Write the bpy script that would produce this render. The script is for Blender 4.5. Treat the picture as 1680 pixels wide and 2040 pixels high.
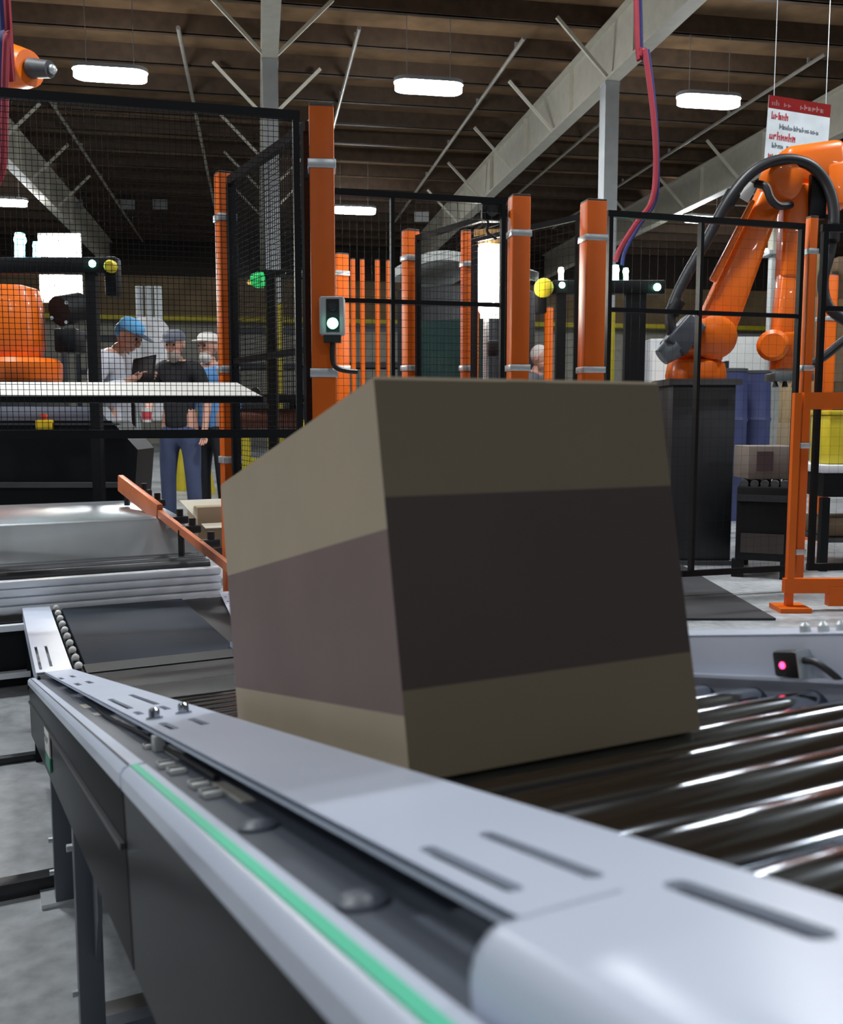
import bpy, bmesh, math, random
import numpy as np
from mathutils import Vector, Matrix
random.seed(4)
S = bpy.context.scene
for o in list(bpy.data.objects): bpy.data.objects.remove(o)
COL = S.collection
# ------------------------------------------------------------------ camera
F_PX = 1850.0                       # focal length for a 1680 px wide picture
PITCH = math.atan(190 / F_PX)       # the phone looks slightly down
CAMZ = 1.0
cam = bpy.data.objects.new('camera', bpy.data.cameras.new('camera')); COL.objects.link(cam)
cam.location = (0, 0, CAMZ); cam.rotation_euler = (math.pi/2 - PITCH, 0, 0)
cam.data.sensor_fit = 'HORIZONTAL'; cam.data.sensor_width = 36; cam.data.lens = F_PX/1680*36
cam.data.clip_start = .02; cam.data.clip_end = 200
cam.data.dof.use_dof = True; cam.data.dof.focus_distance = 3.2; cam.data.dof.aperture_fstop = 13
S.camera = cam
# ------------------------------------------------------------------ world, exposure, hall lighting
w = bpy.data.worlds.new('hall'); S.world = w; w.use_nodes = True
w.node_tree.nodes['Background'].inputs[0].default_value = (.75, .85, 1, 1)
w.node_tree.nodes['Background'].inputs[1].default_value = .035
S.view_settings.view_transform = 'Standard'; S.view_settings.look = 'None'
S.view_settings.gamma = 1; S.view_settings.use_curve_mapping = False
S.view_settings.exposure = 1.3
LAMP_L = 50.0                       # radiance of a lamp's diffuser
LAMP_C = (.93, .97, 1.0)
GA = math.radians(-9.96)            # heading of the roof girders
UU = np.array([math.sin(GA), math.cos(GA), 0]); VV = np.array([UU[1], -UU[0], 0])
def area_lamp(p, k=1.0):            # the rows of ceiling lamps over and behind the camera
    L = bpy.data.lights.new('ceiling_lamp_light', 'AREA'); L.shape = 'RECTANGLE'; L.size = 1.1; L.size_y = .28
    L.energy = LAMP_L*math.pi*1.1*.28*k; L.color = LAMP_C
    o = bpy.data.objects.new('ceiling_lamp_light', L); COL.objects.link(o); o.location = p
    o.rotation_euler = (0, 0, -GA)
for uu in (5.0, -4.2):
    for vv in (-7.4, -2.8, 1.8, 6.4, 11.0):
        area_lamp(UU*uu + VV*vv + np.array([0, 0, 6.15]), 2.1 if uu > 0 else .7)
# ------------------------------------------------------------------ helpers
fw = np.array([0, math.cos(PITCH), -math.sin(PITCH)]); up = np.array([0, math.sin(PITCH), math.cos(PITCH)])
CP = np.array([0, 0, CAMZ]); V3 = lambda *a: np.array(a, float)
EX, EY, EZ = V3(1,0,0), V3(0,1,0), V3(0,0,1)
def ray(x, y): return fw + (x-840)/F_PX*EX - (y-1020)/F_PX*up
def PD(x, y, d): return CP + ray(x, y)*d                        # point seen at (x,y), d metres ahead
def PZ(x, y, z): r = ray(x, y); return CP + r*((z-CAMZ)/r[2])   # point seen at (x,y) at height z
def PF(x, d, z):                                                # point at column x, d metres ahead, height z
    r = ray(x, 830); q = CP + r*d; return V3(q[0], q[1], z)
def nrm(v): v = np.array(v, float); return v/np.linalg.norm(v)
def frame(z, x=(1,0,0)):
    z = nrm(z); x = np.array(x, float)
    if abs(z@nrm(x)) > .95: x = EY
    y = nrm(np.cross(z, x)); x = np.cross(y, z); return np.array([x, y, z]).T
I3 = np.eye(3)
class MB:
    def __init__(s): s.bm = bmesh.new()
    def box(s, c, size, R=I3, bev=0, mi=0):
        c = np.array(c, float); h = np.array(size)/2; vs = []
        for k in range(8):
            q = np.array([(-1, 1)[k & 1], (-1, 1)[k >> 1 & 1], (-1, 1)[k >> 2 & 1]])*h
            vs.append(s.bm.verts.new(c + R@q))
        fs = [s.bm.faces.new([vs[i] for i in q]) for q in ((0,2,3,1),(4,5,7,6),(0,1,5,4),(2,6,7,3),(0,4,6,2),(1,3,7,5))]
        for f in fs: f.material_index = mi
        if bev: bmesh.ops.bevel(s.bm, geom=list({e for f in fs for e in f.edges}), offset=bev, segments=2, affect='EDGES', profile=.5)
        return s
    def bar(s, p0, p1, w, h, upv=EZ, bev=0):      # rectangular bar along p0-p1
        p0 = np.array(p0, float); p1 = np.array(p1, float); d = p1-p0; L = np.linalg.norm(d); z = d/L
        u = np.array(upv, float)
        if abs(nrm(u)@z) > .97: u = EY
        x = nrm(np.cross(u, z)); y = np.cross(z, x)
        return s.box((p0+p1)/2, (w, h, L), np.array([x, y, z]).T, bev)
    def cyl(s, p0, p1, r, r1=None, seg=16, ref=(1,0,0)):
        return s.loft([(p0, r), (p1, r if r1 is None else r1)], seg, ref)
    def loft(s, secs, seg=16, ref=(1,0,0)):        # round sections along a straight axis
        P = [np.array(q[0], float) for q in secs]; R = frame(P[-1]-P[0], ref); rings = []
        for p, (q, r) in zip(P, secs):
            rings.append([s.bm.verts.new(p + R@V3(r*math.cos(2*math.pi*k/seg), r*math.sin(2*math.pi*k/seg), 0)) for k in range(seg)])
        for A, B in zip(rings, rings[1:]):
            for k in range(seg): s.bm.faces.new((A[k], A[(k+1) % seg], B[(k+1) % seg], B[k]))
        s.bm.faces.new(rings[0][::-1]); s.bm.faces.new(rings[-1]); return s
    def tube(s, pts, r, seg=8, smooth=4):
        P = [np.array(p, float) for p in pts]
        if smooth and len(P) > 2:
            Q = []
            for k in range(len(P)-1):
                p0, p1, p2, p3 = P[max(k-1, 0)], P[k], P[k+1], P[min(k+2, len(P)-1)]
                for j in range(smooth):
                    t = j/smooth; Q.append(.5*((2*p1)+(-p0+p2)*t+(2*p0-5*p1+4*p2-p3)*t*t+(-p0+3*p1-3*p2+p3)*t**3))
            P = Q+[P[-1]]
        rr = r if hasattr(r, '__len__') else [r]*len(P); rings = []; x = None
        for k, p in enumerate(P):
            t = nrm(P[min(k+1, len(P)-1)]-P[max(k-1, 0)])
            if x is None: x = frame(t)[:, 0]
            x = nrm(x - t*(x@t)); y = np.cross(t, x)
            rings.append([s.bm.verts.new(p + rr[min(k, len(rr)-1)]*(x*math.cos(2*math.pi*j/seg)+y*math.sin(2*math.pi*j/seg))) for j in range(seg)])
        for A, B in zip(rings, rings[1:]):
            for k in range(seg): s.bm.faces.new((A[k], A[(k+1) % seg], B[(k+1) % seg], B[k]))
        s.bm.faces.new(rings[0][::-1]); s.bm.faces.new(rings[-1]); return s
    def sph(s, c, r, R=I3, u=16, v=10):
        r = np.array(r if hasattr(r, '__len__') else (r, r, r), float)
        M = Matrix.Identity(4)
        A = R@np.diag(r)
        for a in range(3):
            for b in range(3): M[a][b] = A[a][b]
            M[a][3] = c[a]
        bmesh.ops.create_uvsphere(s.bm, u_segments=u, v_segments=v, radius=1, matrix=M); return s
    def prism(s, pts, vec):                        # planar outline pushed along vec
        vec = np.array(vec, float); A = [s.bm.verts.new(np.array(p, float)) for p in pts]; B = [s.bm.verts.new(np.array(p, float)+vec) for p in pts]
        n = len(A); s.bm.faces.new(A[::-1]); s.bm.faces.new(B)
        for k in range(n): s.bm.faces.new((A[k], A[(k+1) % n], B[(k+1) % n], B[k]))
        return s
    def quadsheet(s, rows):                        # grid of points -> surface
        G = [[s.bm.verts.new(np.array(p, float)) for p in r] for r in rows]
        for a, b in zip(G, G[1:]):
            for k in range(len(a)-1): s.bm.faces.new((a[k], a[k+1], b[k+1], b[k]))
        return s
    def plate(s, to3, outline, holes, thick, nv):  # flat sheet with real slots cut through
        es = []
        for lp in [outline]+holes:
            vs = [s.bm.verts.new(to3(*q)) for q in lp]
            es += [s.bm.edges.new((vs[k], vs[(k+1) % len(vs)])) for k in range(len(vs))]
        r = bmesh.ops.triangle_fill(s.bm, use_beauty=True, use_dissolve=False, edges=es)
        fs = [g for g in r['geom'] if isinstance(g, bmesh.types.BMFace)]
        e = bmesh.ops.extrude_face_region(s.bm, geom=fs)
        bmesh.ops.translate(s.bm, verts=[g for g in e['geom'] if isinstance(g, bmesh.types.BMVert)], vec=Vector(-np.array(nv)*thick))
        return s
BASE = {}
def mk(name, mb, mat, parent=None, ang=35):
    bm = mb.bm; bmesh.ops.recalc_face_normals(bm, faces=bm.faces[:])
    ca = math.radians(ang)
    for f in bm.faces: f.smooth = True
    for e in bm.edges:
        if len(e.link_faces) != 2 or e.calc_face_angle(0) > ca: e.smooth = False
    base = BASE.get(parent.name, V3(0,0,0)) if parent else V3(0,0,0)
    if parent is not None: bmesh.ops.translate(bm, verts=bm.verts[:], vec=Vector(-base))
    me = bpy.data.meshes.new(name); bm.to_mesh(me); bm.free()
    for m in (mat if isinstance(mat, (list, tuple)) else [mat]): me.materials.append(m)
    o = bpy.data.objects.new(name, me); COL.objects.link(o)
    if parent is not None: o.parent = parent; BASE[o.name] = base
    return o
def tag(o, label, cat, group=None):
    o['label'] = label; o['category'] = cat
    if group: o['group'] = group
    return o
def thing(name, label, cat, loc, group=None):
    o = bpy.data.objects.new(name, None); o.empty_display_size = .1; COL.objects.link(o)
    loc = np.array(loc, float); o.location = loc; BASE[o.name] = loc
    return tag(o, label, cat, group)
def struct(name, mb, mat):
    o = mk(name, mb, mat); o['kind'] = 'structure'; return o
def solo(name, mb, mat, label, cat, base=None, group=None):
    o = mk(name, mb, mat); tag(o, label, cat, group)
    if base is not None:
        o.data.transform(Matrix.Translation(Vector(-np.array(base)))); o.location = base
    return o
# ------------------------------------------------------------------ materials (procedural)
MATS = {}
def mat(name, col, rough=.5, metal=0, var=.12, scale=6, bump=0, emit=0, alpha=1, ecol=None, coat=0, spec=.5):
    if name in MATS: return MATS[name]
    m = bpy.data.materials.new(name); m.use_nodes = True; N = m.node_tree.nodes; Lk = m.node_tree.links; p = N['Principled BSDF']
    p.inputs['Roughness'].default_value = rough; p.inputs['Metallic'].default_value = metal
    p.inputs['Specular IOR Level'].default_value = spec; p.inputs['Coat Weight'].default_value = coat
    tc = N.new('ShaderNodeTexCoord'); nz = N.new('ShaderNodeTexNoise'); nz.inputs['Scale'].default_value = scale; nz.inputs['Detail'].default_value = 4
    Lk.new(tc.outputs['Object'], nz.inputs['Vector'])
    cr = N.new('ShaderNodeValToRGB'); a, b = cr.color_ramp.elements
    a.position = .3; b.position = .7
    a.color = tuple(c*(1-var) for c in col)+(1,); b.color = tuple(min(1, c*(1+var)) for c in col)+(1,)
    Lk.new(nz.outputs['Fac'], cr.inputs['Fac']); Lk.new(cr.outputs['Color'], p.inputs['Base Color'])
    if bump:
        bp = N.new('ShaderNodeBump'); bp.inputs['Strength'].default_value = bump; bp.inputs['Distance'].default_value = .01
        Lk.new(nz.outputs['Fac'], bp.inputs['Height']); Lk.new(bp.outputs['Normal'], p.inputs['Normal'])
    if emit: p.inputs['Emission Color'].default_value = (ecol or col)+(1,); p.inputs['Emission Strength'].default_value = emit
    if alpha < 1: p.inputs['Alpha'].default_value = alpha
    MATS[name] = m; return m
ORANGE = mat('orange_paint', (.70, .125, .006), .42, var=.06, spec=.3)
ROBOT = mat('robot_orange', (.80, .15, .006), .33, var=.05, coat=.3)
BLACK = mat('black_paint', (.006, .0065, .008), .5, var=.1, spec=.22)
DARK = mat('dark_steel', (.022, .024, .028), .42, var=.15)
DGREY = mat('dark_grey', (.05, .052, .056), .5)
GLOSSB = mat('gloss_black_panel', (.009, .0095, .0115), .33, var=.1, scale=3)
GLOSSB.node_tree.nodes['Principled BSDF'].inputs['IOR'].default_value = 1.11
SILVER = mat('zinc', (.62, .66, .68), .35, .6, var=.1, scale=30)
STEEL = mat('roller_steel', (.34, .37, .41), .11, 1, var=.04, scale=20)
SHEET = mat('steel_sheet', (.55, .59, .62), .33, .85, var=.08, scale=4)
RAILP = mat('rail_paint', (.60, .66, .79), .28, .0, var=.05, scale=5)
SLATE = mat('slate_channel', (.085, .10, .128), .42, var=.06)
ALU = mat('aluminium', (.80, .84, .90), .36, .08, var=.05)
GREEN = mat('green_stripe', (.10, .60, .38), .45, var=.03)
CREAM = mat('cream_paint', (.66, .63, .53), .55, var=.06)
COLP = mat('column_paint', (.62, .65, .66), .5, var=.06)
YELLOW = mat('yellow_paint', (.58, .47, .02), .5, var=.1)
WHITE = mat('white_plastic', (.72, .72, .70), .4, var=.04)
BELTW = mat('belt_side_white', (.78, .76, .70), .5, var=.05)
RUBBER = mat('black_rubber', (.010, .010, .013), .45, var=.1)
CARDB = mat('cardboard', (.33, .245, .155), .8, var=.06, scale=12)
GREYP = mat('grey_plastic', (.38, .40, .42), .45, var=.04)
TAN = mat('tan_cladding', (.24, .165, .085), .7, var=.25, scale=1.2)
def glow(name, col, k): return mat(name, col, .4, emit=k, var=0)
LED = glow('led_diffuser', LAMP_C, LAMP_L)
GLED = glow('green_led', (.25, 1, .62), 7)
CLED = glow('cyan_led', (.25, .85, 1), 5)
RLED = glow('red_led', (1, .03, .12), 3)
CLIGHT = glow('cell_light', (1, .97, .88), 22)
# ------------------------------------------------------------------ the hall
def uv(u, v, z): return UU*u + VV*v + EZ*z
def floor_tone():
    m = bpy.data.materials.new('concrete_floor'); m.use_nodes = True; N = m.node_tree.nodes; Lk = m.node_tree.links; p = N['Principled BSDF']
    tc = N.new('ShaderNodeTexCoord'); a = N.new('ShaderNodeTexNoise'); a.inputs['Scale'].default_value = 1.3; a.inputs['Detail'].default_value = 8; a.inputs['Roughness'].default_value = .65
    b = N.new('ShaderNodeTexNoise'); b.inputs['Scale'].default_value = 22; b.inputs['Detail'].default_value = 3
    Lk.new(tc.outputs['Object'], a.inputs['Vector']); Lk.new(tc.outputs['Object'], b.inputs['Vector'])
    mx = N.new('ShaderNodeMix'); mx.data_type = 'FLOAT'; mx.inputs[0].default_value = .3; Lk.new(a.outputs['Fac'], mx.inputs[2]); Lk.new(b.outputs['Fac'], mx.inputs[3])
    r = N.new('ShaderNodeValToRGB'); r.color_ramp.elements[0].position = .36; r.color_ramp.elements[1].position = .62
    r.color_ramp.elements[0].color = (.17, .183, .19, 1); r.color_ramp.elements[1].color = (.46, .485, .505, 1)
    Lk.new(mx.outputs[0], r.inputs['Fac']); Lk.new(r.outputs['Color'], p.inputs['Base Color']); p.inputs['Roughness'].default_value = .38
    return m
FLOORM = floor_tone()
struct('floor', MB().box(uv(14, 0, -.05), (64, 60, .1), np.array([VV, UU, EZ]).T), FLOORM)
ROOF = 7.55
DECK = mat('roof_deck', (.20, .118, .058), .85, var=.35, scale=1.6, bump=.2)
deck = struct('ceiling', MB().box(uv(14, 0, ROOF+.06), (64, 60, .12), np.array([VV, UU, EZ]).T), DECK)
PURL = mat('purlin_brown', (.075, .045, .026), .7, var=.25)
for k in range(24):
    u = 3.6+k*1.42
    m = MB().box(uv(u, 0, ROOF-.15), (60, .07, .30), np.array([VV, UU, EZ]).T)
    m.box(uv(u+.05, 0, ROOF-.285), (60, .14, .03), np.array([VV, UU, EZ]).T)
    mk('purlin', m, PURL, deck)
R2 = np.array([VV, UU, EZ]).T
wall = struct('wall_back', MB().box(uv(36, 0, ROOF/2), (60, .3, ROOF), R2), mat('wall_cream', (.40, .38, .33), .7))
struct('trim_1', MB().box(uv(35.75, 0, 5.35), (60, .2, 1.5), R2), TAN)
struct('trim_2', MB().box(uv(35.7, 0, 6.85), (60, .3, 1.5), R2), mat('dark_header', (.03, .02, .014), .8))
struct('wall_left', MB().box(uv(14, -24, ROOF/2), (.3, 46, ROOF), R2), mat('wall_cream', (0,0,0)))
struct('wall_right', MB().box(uv(14, 24, ROOF/2), (.3, 46, ROOF), R2), mat('wall_cream', (0,0,0)))
# crane rail in yellow along the back wall, dark rack and white door panels before it
solo('crane_rail', MB().box(uv(35.3, 0, 4.55), (44, .5, .16), R2), YELLOW, 'long yellow crane rail running across the far tan wall', 'rail')
# ---- girders and columns
GB = 6.35
Vr = None
def girder(v, label):
    t = thing('roof_girder', label, 'beam', uv(4, v, GB), 'cream roof girders')
    def pt(u, dv, z): return uv(u, v+dv, z)
    mk('web', MB().box(pt(18, 0, GB+.45), (.03, 36, .86), R2), CREAM, t)
    mk('bottom_flange', MB().box(pt(18, 0, GB+.02), (.24, 36, .035), R2), CREAM, t)
    mk('top_flange', MB().box(pt(18, 0, GB+.88), (.24, 36, .035), R2), CREAM, t)
    for k in range(9):
        mk('stiffener', MB().box(pt(5+k*2.9, 0, GB+.45), (.20, .03, .84), R2), CREAM, t)
    for k in range(8):
        u = 6.2+k*2.84
        for sd in (-1, 1):
            mk('flange_brace', MB().bar(pt(u, sd*.1, GB+.05), pt(u, sd*.95, ROOF-.30), .05, .05), CREAM, t)
    return t
def col_v(x, y, z):
    q = PZ(x, y, z); return q@VV, q@UU
VM, UM = col_v(537, 150, GB); VR, UR = col_v(1243, 140, GB)
SP = VR-VM; UC = (UM+UR)/2
for v, nm in ((VM-SP, 'cream steel roof girder at far left, running away above the left robot'),
              (VM, 'cream steel roof girder seen end on above the grey column left of centre'),
              (VR, 'cream steel roof girder over the grey column right of centre, ribs on its web'),
              (VR+SP, 'cream steel roof girder furthest right, passing behind the hanging sign')):
    girder(v, nm)
def column(v, u, label, w=.23):
    t = thing('steel_column', label, 'column', uv(u, v, 0), 'building columns')
    m = MB().box(uv(u, v, (GB+2.75)/2), (.03, w, GB-2.75), R2)
    for s in (-1, 1): m.box(uv(u, v, (GB+2.75)/2)+UU*s*w/2, (w, .03, GB-2.75), R2)
    for s in (-1, 1): m.box(uv(u, v, (GB+2.75)/2)+VV*s*w*.46, (.015, w*.9, GB-2.75), R2)
    mk('shaft', m, COLP, t)
    mk('yellow_guard', MB().box(uv(u, v, 1.41), (w*1.12, w*1.12, 2.68), R2, .01), YELLOW, t)
    mk('base_plate', MB().box(uv(u, v, .025), (.4, .4, .05), R2), DGREY, t)
    mk('cap_plate', MB().box(uv(u, v, GB-.03), (.25, .25, .05), R2), COLP, t)
column(VM, UC, 'grey column with yellow foot left of centre behind the tall mesh')
column(VR, UC, 'grey column with yellow foot right of centre beside the hanging red hose')
q = PF(1537, 26, 0); t = thing('steel_column', 'pale column far back between the two arms of the right robot', 'column', q, 'building columns')
mk('shaft', MB().box(q+EZ*2.7, (.38, .3, 5.4)), mat('pale_column', (.6, .62, .6), .5), t)
mk('cap_plate', MB().box(q+EZ*5.45, (.7, .7, .1)), COLP, t)
mk('beam_stub', MB().box(q+EZ*5.95, (.4, .4, .9)), CREAM, t)
# conduits along the girders
for (x, y, l) in ((355, 55, 'thin pale ceiling conduit left of the middle girder'), (716, 55, 'thin pale ceiling conduit between the middle lamp and the grey column'),
                  (1045, 75, 'thin pale ceiling conduit beside the middle lamp, left of the ribbed girder'), (1220, 225, 'thin pale ceiling conduit passing behind the right grey column'),
                  (1645, 107, 'thin pale ceiling conduit near the top right corner'), (100, 200, 'thin pale ceiling conduit above the left robot')):
    z = ROOF-.36; q = PZ(x, y, z); v = q@VV; u = q@UU
    t = thing('ceiling_conduit', l, 'pipe', q, 'ceiling conduits')
    mk('pipe', MB().cyl(uv(u, v, z), uv(u+15, v, z), .035, seg=10), mat('conduit', (.55, .52, .46), .35, .5), t)
    for k in range(4): mk('clip', MB().box(uv(u+.5+k*2.84, v, z+.07), (.05, .03, .09), R2), SILVER, t)
# ---- lamps
def lamp(x, y, label, z=6.2, L=1.12):
    q = PZ(x, y, z); t = thing('ceiling_lamp', label, 'lamp', q, 'long white ceiling lamps')
    def rr(l, w, zz, h): # rounded bar outline
        pts = []
        for s in (1, -1):
            for k in range(9):
                a = -math.pi/2+math.pi*k/8
                pts.append(q + VV*s*((l-w)/2+w/2*math.cos(a)) + UU*s*(w/2*math.sin(a)) + EZ*zz)
        return MB().prism(pts, EZ*h)
    mk('housing', rr(L, .38, .055, .06), GREYP, t)
    mk('diffuser', rr(L-.04, .36, -.05, .104), LED, t)
    for s in (-.35, .35): mk('hanger', MB().cyl(q+VV*s+EZ*.1, q+VV*s+EZ*(ROOF-z-.02), .006, seg=6), SILVER, t)
lamp(220, 150, 'long glowing ceiling lamp at upper left, left of the grey column')
lamp(854, 175, 'long glowing ceiling lamp at top middle, right of the tall orange post')
lamp(1412, 203, 'long glowing ceiling lamp at upper right, left of the hanging sign')
lamp(706, 420, 'glowing ceiling lamp further back, just right of the tall orange post')
lamp(1403, 438, 'glowing ceiling lamp further back, behind the right robot elbow hose')
lamp(8, 404, 'glowing ceiling lamp cut by the left picture edge')
lamp(1497, 500, 'glowing ceiling lamp furthest back, between the arms of the right robot')
for (x, y, l) in ((150, 407, 'leftmost of three small grey boards hanging far back under the roof'), (254, 407, 'middle one of three small grey boards hanging far back under the roof'),
                  (319, 407, 'right one of three small grey boards hanging far back under the roof'), (840, 432, 'small grey board hanging far back behind the middle fence')):
    q = PD(x, y, 27); t = thing('aisle_board', l, 'sign', q, 'small hanging boards')
    mk('board', MB().box(q, (.42, .04, .28)), mat('grey_sign', (.30, .30, .30), .6), t)
    for s in (-.16, .16): mk('rod', MB().cyl(q+EX*s+EZ*.14, V3(q[0]+s, q[1], ROOF-.02), .008, seg=6), DGREY, t)
# ---- far clutter along the back wall
def rack(x0, x1, d, z, l, colr):
    a, b = PF(x0, d, 0), PF(x1, d, 0); t = thing('storage_rack', l, 'rack', (a+b)/2, 'racks along the back wall')
    W = b[0]-a[0]; n = max(2, int(W/2.4)+1)
    for k in range(n):
        for s in (0, .9): mk('upright', MB().box(a+EX*W*k/(n-1)+EY*s+EZ*z/2, (.1, .08, z)), colr, t)
    for zz in (z*.36, z*.68, z*.97):
        for s in (0, .9): mk('beam', MB().box((a+b)/2+EY*s+EZ*zz, (W, .05, .12)), colr, t)
    for zz in (z*.36, z*.68): mk('shelf_deck', MB().box((a+b)/2+EY*.45+EZ*(zz+.075), (W, .9, .03)), DGREY, t)
    return a, b
rack(455, 600, 27, 3.6, 'dark storage rack far back behind the tall mesh left of centre', DARK)
rack(160, 245, 25, 3.2, 'dark storage rack far back behind the man in the blue cap', DARK)
rack(680, 1010, 24, 3.4, 'long dark storage rack far back behind the middle fence posts', DARK)
rack(1390, 1445, 27, 2.6, 'low dark storage rack far back under the right robot', DARK)
BOXC = [CARDB, mat('carton_tan', (.42, .30, .16), .8), mat('carton_dark', (.22, .15, .09), .8)]
def carton(c, s, l, m, grp, tape=True):
    t = thing('carton', l, 'box', V3(c[0], c[1], c[2]-s[2]/2), grp)
    mk('body', MB().box(c, s, bev=.006), m, t)
    if tape: mk('tape', MB().box(np.array(c)+EZ*(s[2]/2+.001), (s[0]*.98, s[1]*.12, .002)), mat('tape', (.45, .36, .22), .4), t)
    return t
stk = [(1598, 'bottom'), (1662, 'bottom')]
for i, (x, d, w) in enumerate(((1596, 17, .56), (1672, 17.3, .62))):
    side = 'left' if i == 0 else 'right'
    q = PF(x, d, 0)
    for k, nm in enumerate(('lowest', 'second lowest', 'middle', 'second highest', 'topmost')):
        h = .74; carton(V3(q[0]+.02*(k % 2), q[1], .15+h*(k+.5)), (w, .8, h-.002), nm+' tan carton of the '+side+' far stack beside the right robot', BOXC[(k+i) % 3], 'far carton stacks')
    t = thing('pallet', 'wooden pallet under the '+side+' far carton stack beside the right robot', 'pallet', q)
    m = MB()
    for s in (-1, 0, 1): m.box(q+V3(s*w*.42, 0, .06), (.09, .85, .12))
    mk('stringers', m, mat('wood', (.30, .20, .11), .8), t); mk('deck', MB().box(q+EZ*.135, (w+.06, .86, .03)), mat('wood', (0,0,0)), t)
q = PF(1490, 33, 0)
t = thing('dock_door', 'white loading door far back behind the right robot', 'door', q)
mk('door_panel', MB().box(q+EZ*1.9, (3.3, .08, 3.8)), WHITE, t); mk('door_frame', MB().box(q+V3(0, .04, 1.95), (3.7, .05, 3.9)), DGREY, t)
# white silo behind the men
q = PF(304, 24, 0); t = thing('storage_silo', 'white rounded silo with grey pipes on top, far behind the men at left', 'silo', q)
mk('vessel', MB().loft([(q+EZ*.9, .25), (q+EZ*1.5, .50), (q+EZ*2.9, .53), (q+EZ*3.3, .46), (q+EZ*3.5, .30)], 20), mat('white_bag', (.85, .85, .87), .6, bump=.2, scale=5), t)
m = MB()
for s in (-.25, .0, .23): m.cyl(q+V3(s, 0, 3.3), q+V3(s, 0, 4.3), .10, seg=10)
mk('pipes', m, COLP, t)
for s in (-.36, .36): mk('leg', MB().box(q+V3(s, 0, .85), (.09, .09, 1.7)), COLP, t)
q = PF(385, 15, 0)
for (x, l) in ((362, 'yellow safety bollard seen between the legs of the man in jeans'), (403, 'yellow safety bollard right of the man in jeans')):
    q = PF(x, 12.6 if x < 380 else 12, 0); t = thing('bollard', l, 'bollard', q, 'yellow bollards behind the men')
    mk('post', MB().loft([(q, .075), (q+EZ*1.05, .075), (q+EZ*1.10, .05)], 14), YELLOW, t); mk('foot', MB().loft([(q, .15), (q+EZ*.03, .15), (q+EZ*.42, .085)], 14), YELLOW, t)
def rail_barrier(x0, x1, d, l):
    a, b = PF(x0, d, 0), PF(x1, d, 0); t = thing('safety_barrier', l, 'barrier', (a+b)/2)
    for zz in (.45, .85): mk('rail', MB().bar(a+EZ*zz, b+EZ*zz, .06, .16), YELLOW, t)
    for p in (a, b): mk('post', MB().box(p+EZ*.48, (.1, .1, .96)), YELLOW, t)
rail_barrier(488, 600, 10.5, 'yellow safety barrier on the floor behind the tall mesh left of centre')
rail_barrier(810, 1000, 16, 'yellow safety barrier far back between the middle orange posts')
for (x, w_, h_, l) in ((1308, .22, 1.9, 'white cabinet beside the black scanner arch, left of the right robot'),):
    q = PF(x, 8.6, 0); t = thing('control_cabinet', l, 'cabinet', q)
    mk('body', MB().box(q+EZ*.95, (w_, .3, 1.5), bev=.01), mat('white_cab', (.55, .57, .58), .4), t); mk('plinth', MB().box(q+EZ*.1, (w_*.9, .26, .2)), YELLOW, t)
    mk('door_panel', MB().box(q+V3(0, -.155, 1.0), (w_*.8, .01, 1.2)), WHITE, t)
# dark machine hood in the cell between the middle posts
a, b = PF(785, 9.6, 0), PF(985, 9.0, 0); t = thing('enclosed_machine', 'dark machine with a pale curved top edge behind the middle fence', 'machine', (a+b)/2)
dx = nrm(b-a); nd = np.cross(EZ, dx); W = np.linalg.norm(b-a); cc = (a+b)/2
mk('body', MB().box(cc+nd*.5+EZ*1.15, (W, .9, 2.3), np.array([dx, nd, EZ]).T, .03), DARK, t)
pts = [a+dx*W*k/10+EZ*(2.45+.16*math.sin(math.pi*k/10)) for k in range(11)]
mk('canopy', MB().quadsheet([[p-nd*.1 for p in pts], [p+nd*1.0+EZ*.05 for p in pts], [p+nd*1.0-EZ*.05 for p in pts], [p-nd*.1-EZ*.09 for p in pts], [p-nd*.1 for p in pts]]), mat('canopy', (.5, .54, .52), .5), t)
mk('window_panel', MB().box(cc-nd*.01+EZ*1.5, (W*.8, .03, .9), np.array([dx, nd, EZ]).T), mat('green_glass', (.02, .05, .045), .15), t)
mk('lower_panel', MB().box(cc-nd*.02+EZ*.5, (W*.9, .03, .7), np.array([dx, nd, EZ]).T), mat('olive_grey', (.07, .07, .06), .5), t)
# ------------------------------------------------------------------ safety fence
PH = 2.1
POST = {}
def zat(d, y): return CAMZ+(830-y)/F_PX*d
def fpost(key, x, ytop, w, label, clamps, H=PH, yaw=-28, d=None, depth=None, foot=True):
    if d is not None: q = PD(x, ytop, d); H = q[2]
    else: q = PZ(x, ytop, H)
    base = V3(q[0], q[1], 0); dd = (base-CP)@fw; ya = math.radians(yaw); R = np.array([[math.cos(ya), -math.sin(ya), 0], [math.sin(ya), math.cos(ya), 0], [0, 0, 1]]).T
    R = np.array([V3(math.cos(ya), -math.sin(ya), 0), V3(math.sin(ya), math.cos(ya), 0), EZ]).T
    t = thing('fence_post', label, 'post', base, 'orange fence posts'); POST[key] = (base, H, w)
    dp = depth or w
    mk('tube', MB().box(base+EZ*H/2, (w, dp, H-.012), R, .006), ORANGE, t)
    mk('cap', MB().box(base+EZ*(H-.004), (w*.96, dp*.96, .012), R, .003), DGREY, t)
    for y in clamps:
        z = CAMZ+(830-y)/F_PX*q[1]
        mk('clamp', MB().box(base+EZ*z, (w+.012, dp+.012, .032), R, .003), SILVER, t)
    if foot: mk('foot_plate', MB().box(base+EZ*.006, (w*1.9, w*1.9, .012), R), ORANGE, t)
    return t
fpost('P1', 640, 214, .088, 'tall orange fence post nearest the camera, carrying the button box', (350, 745), yaw=-6)
fpost('P2', 447, 345, .078, 'orange fence post left of the tall one, in front of the man in blue', (448, 738, 915), yaw=-28)
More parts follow.
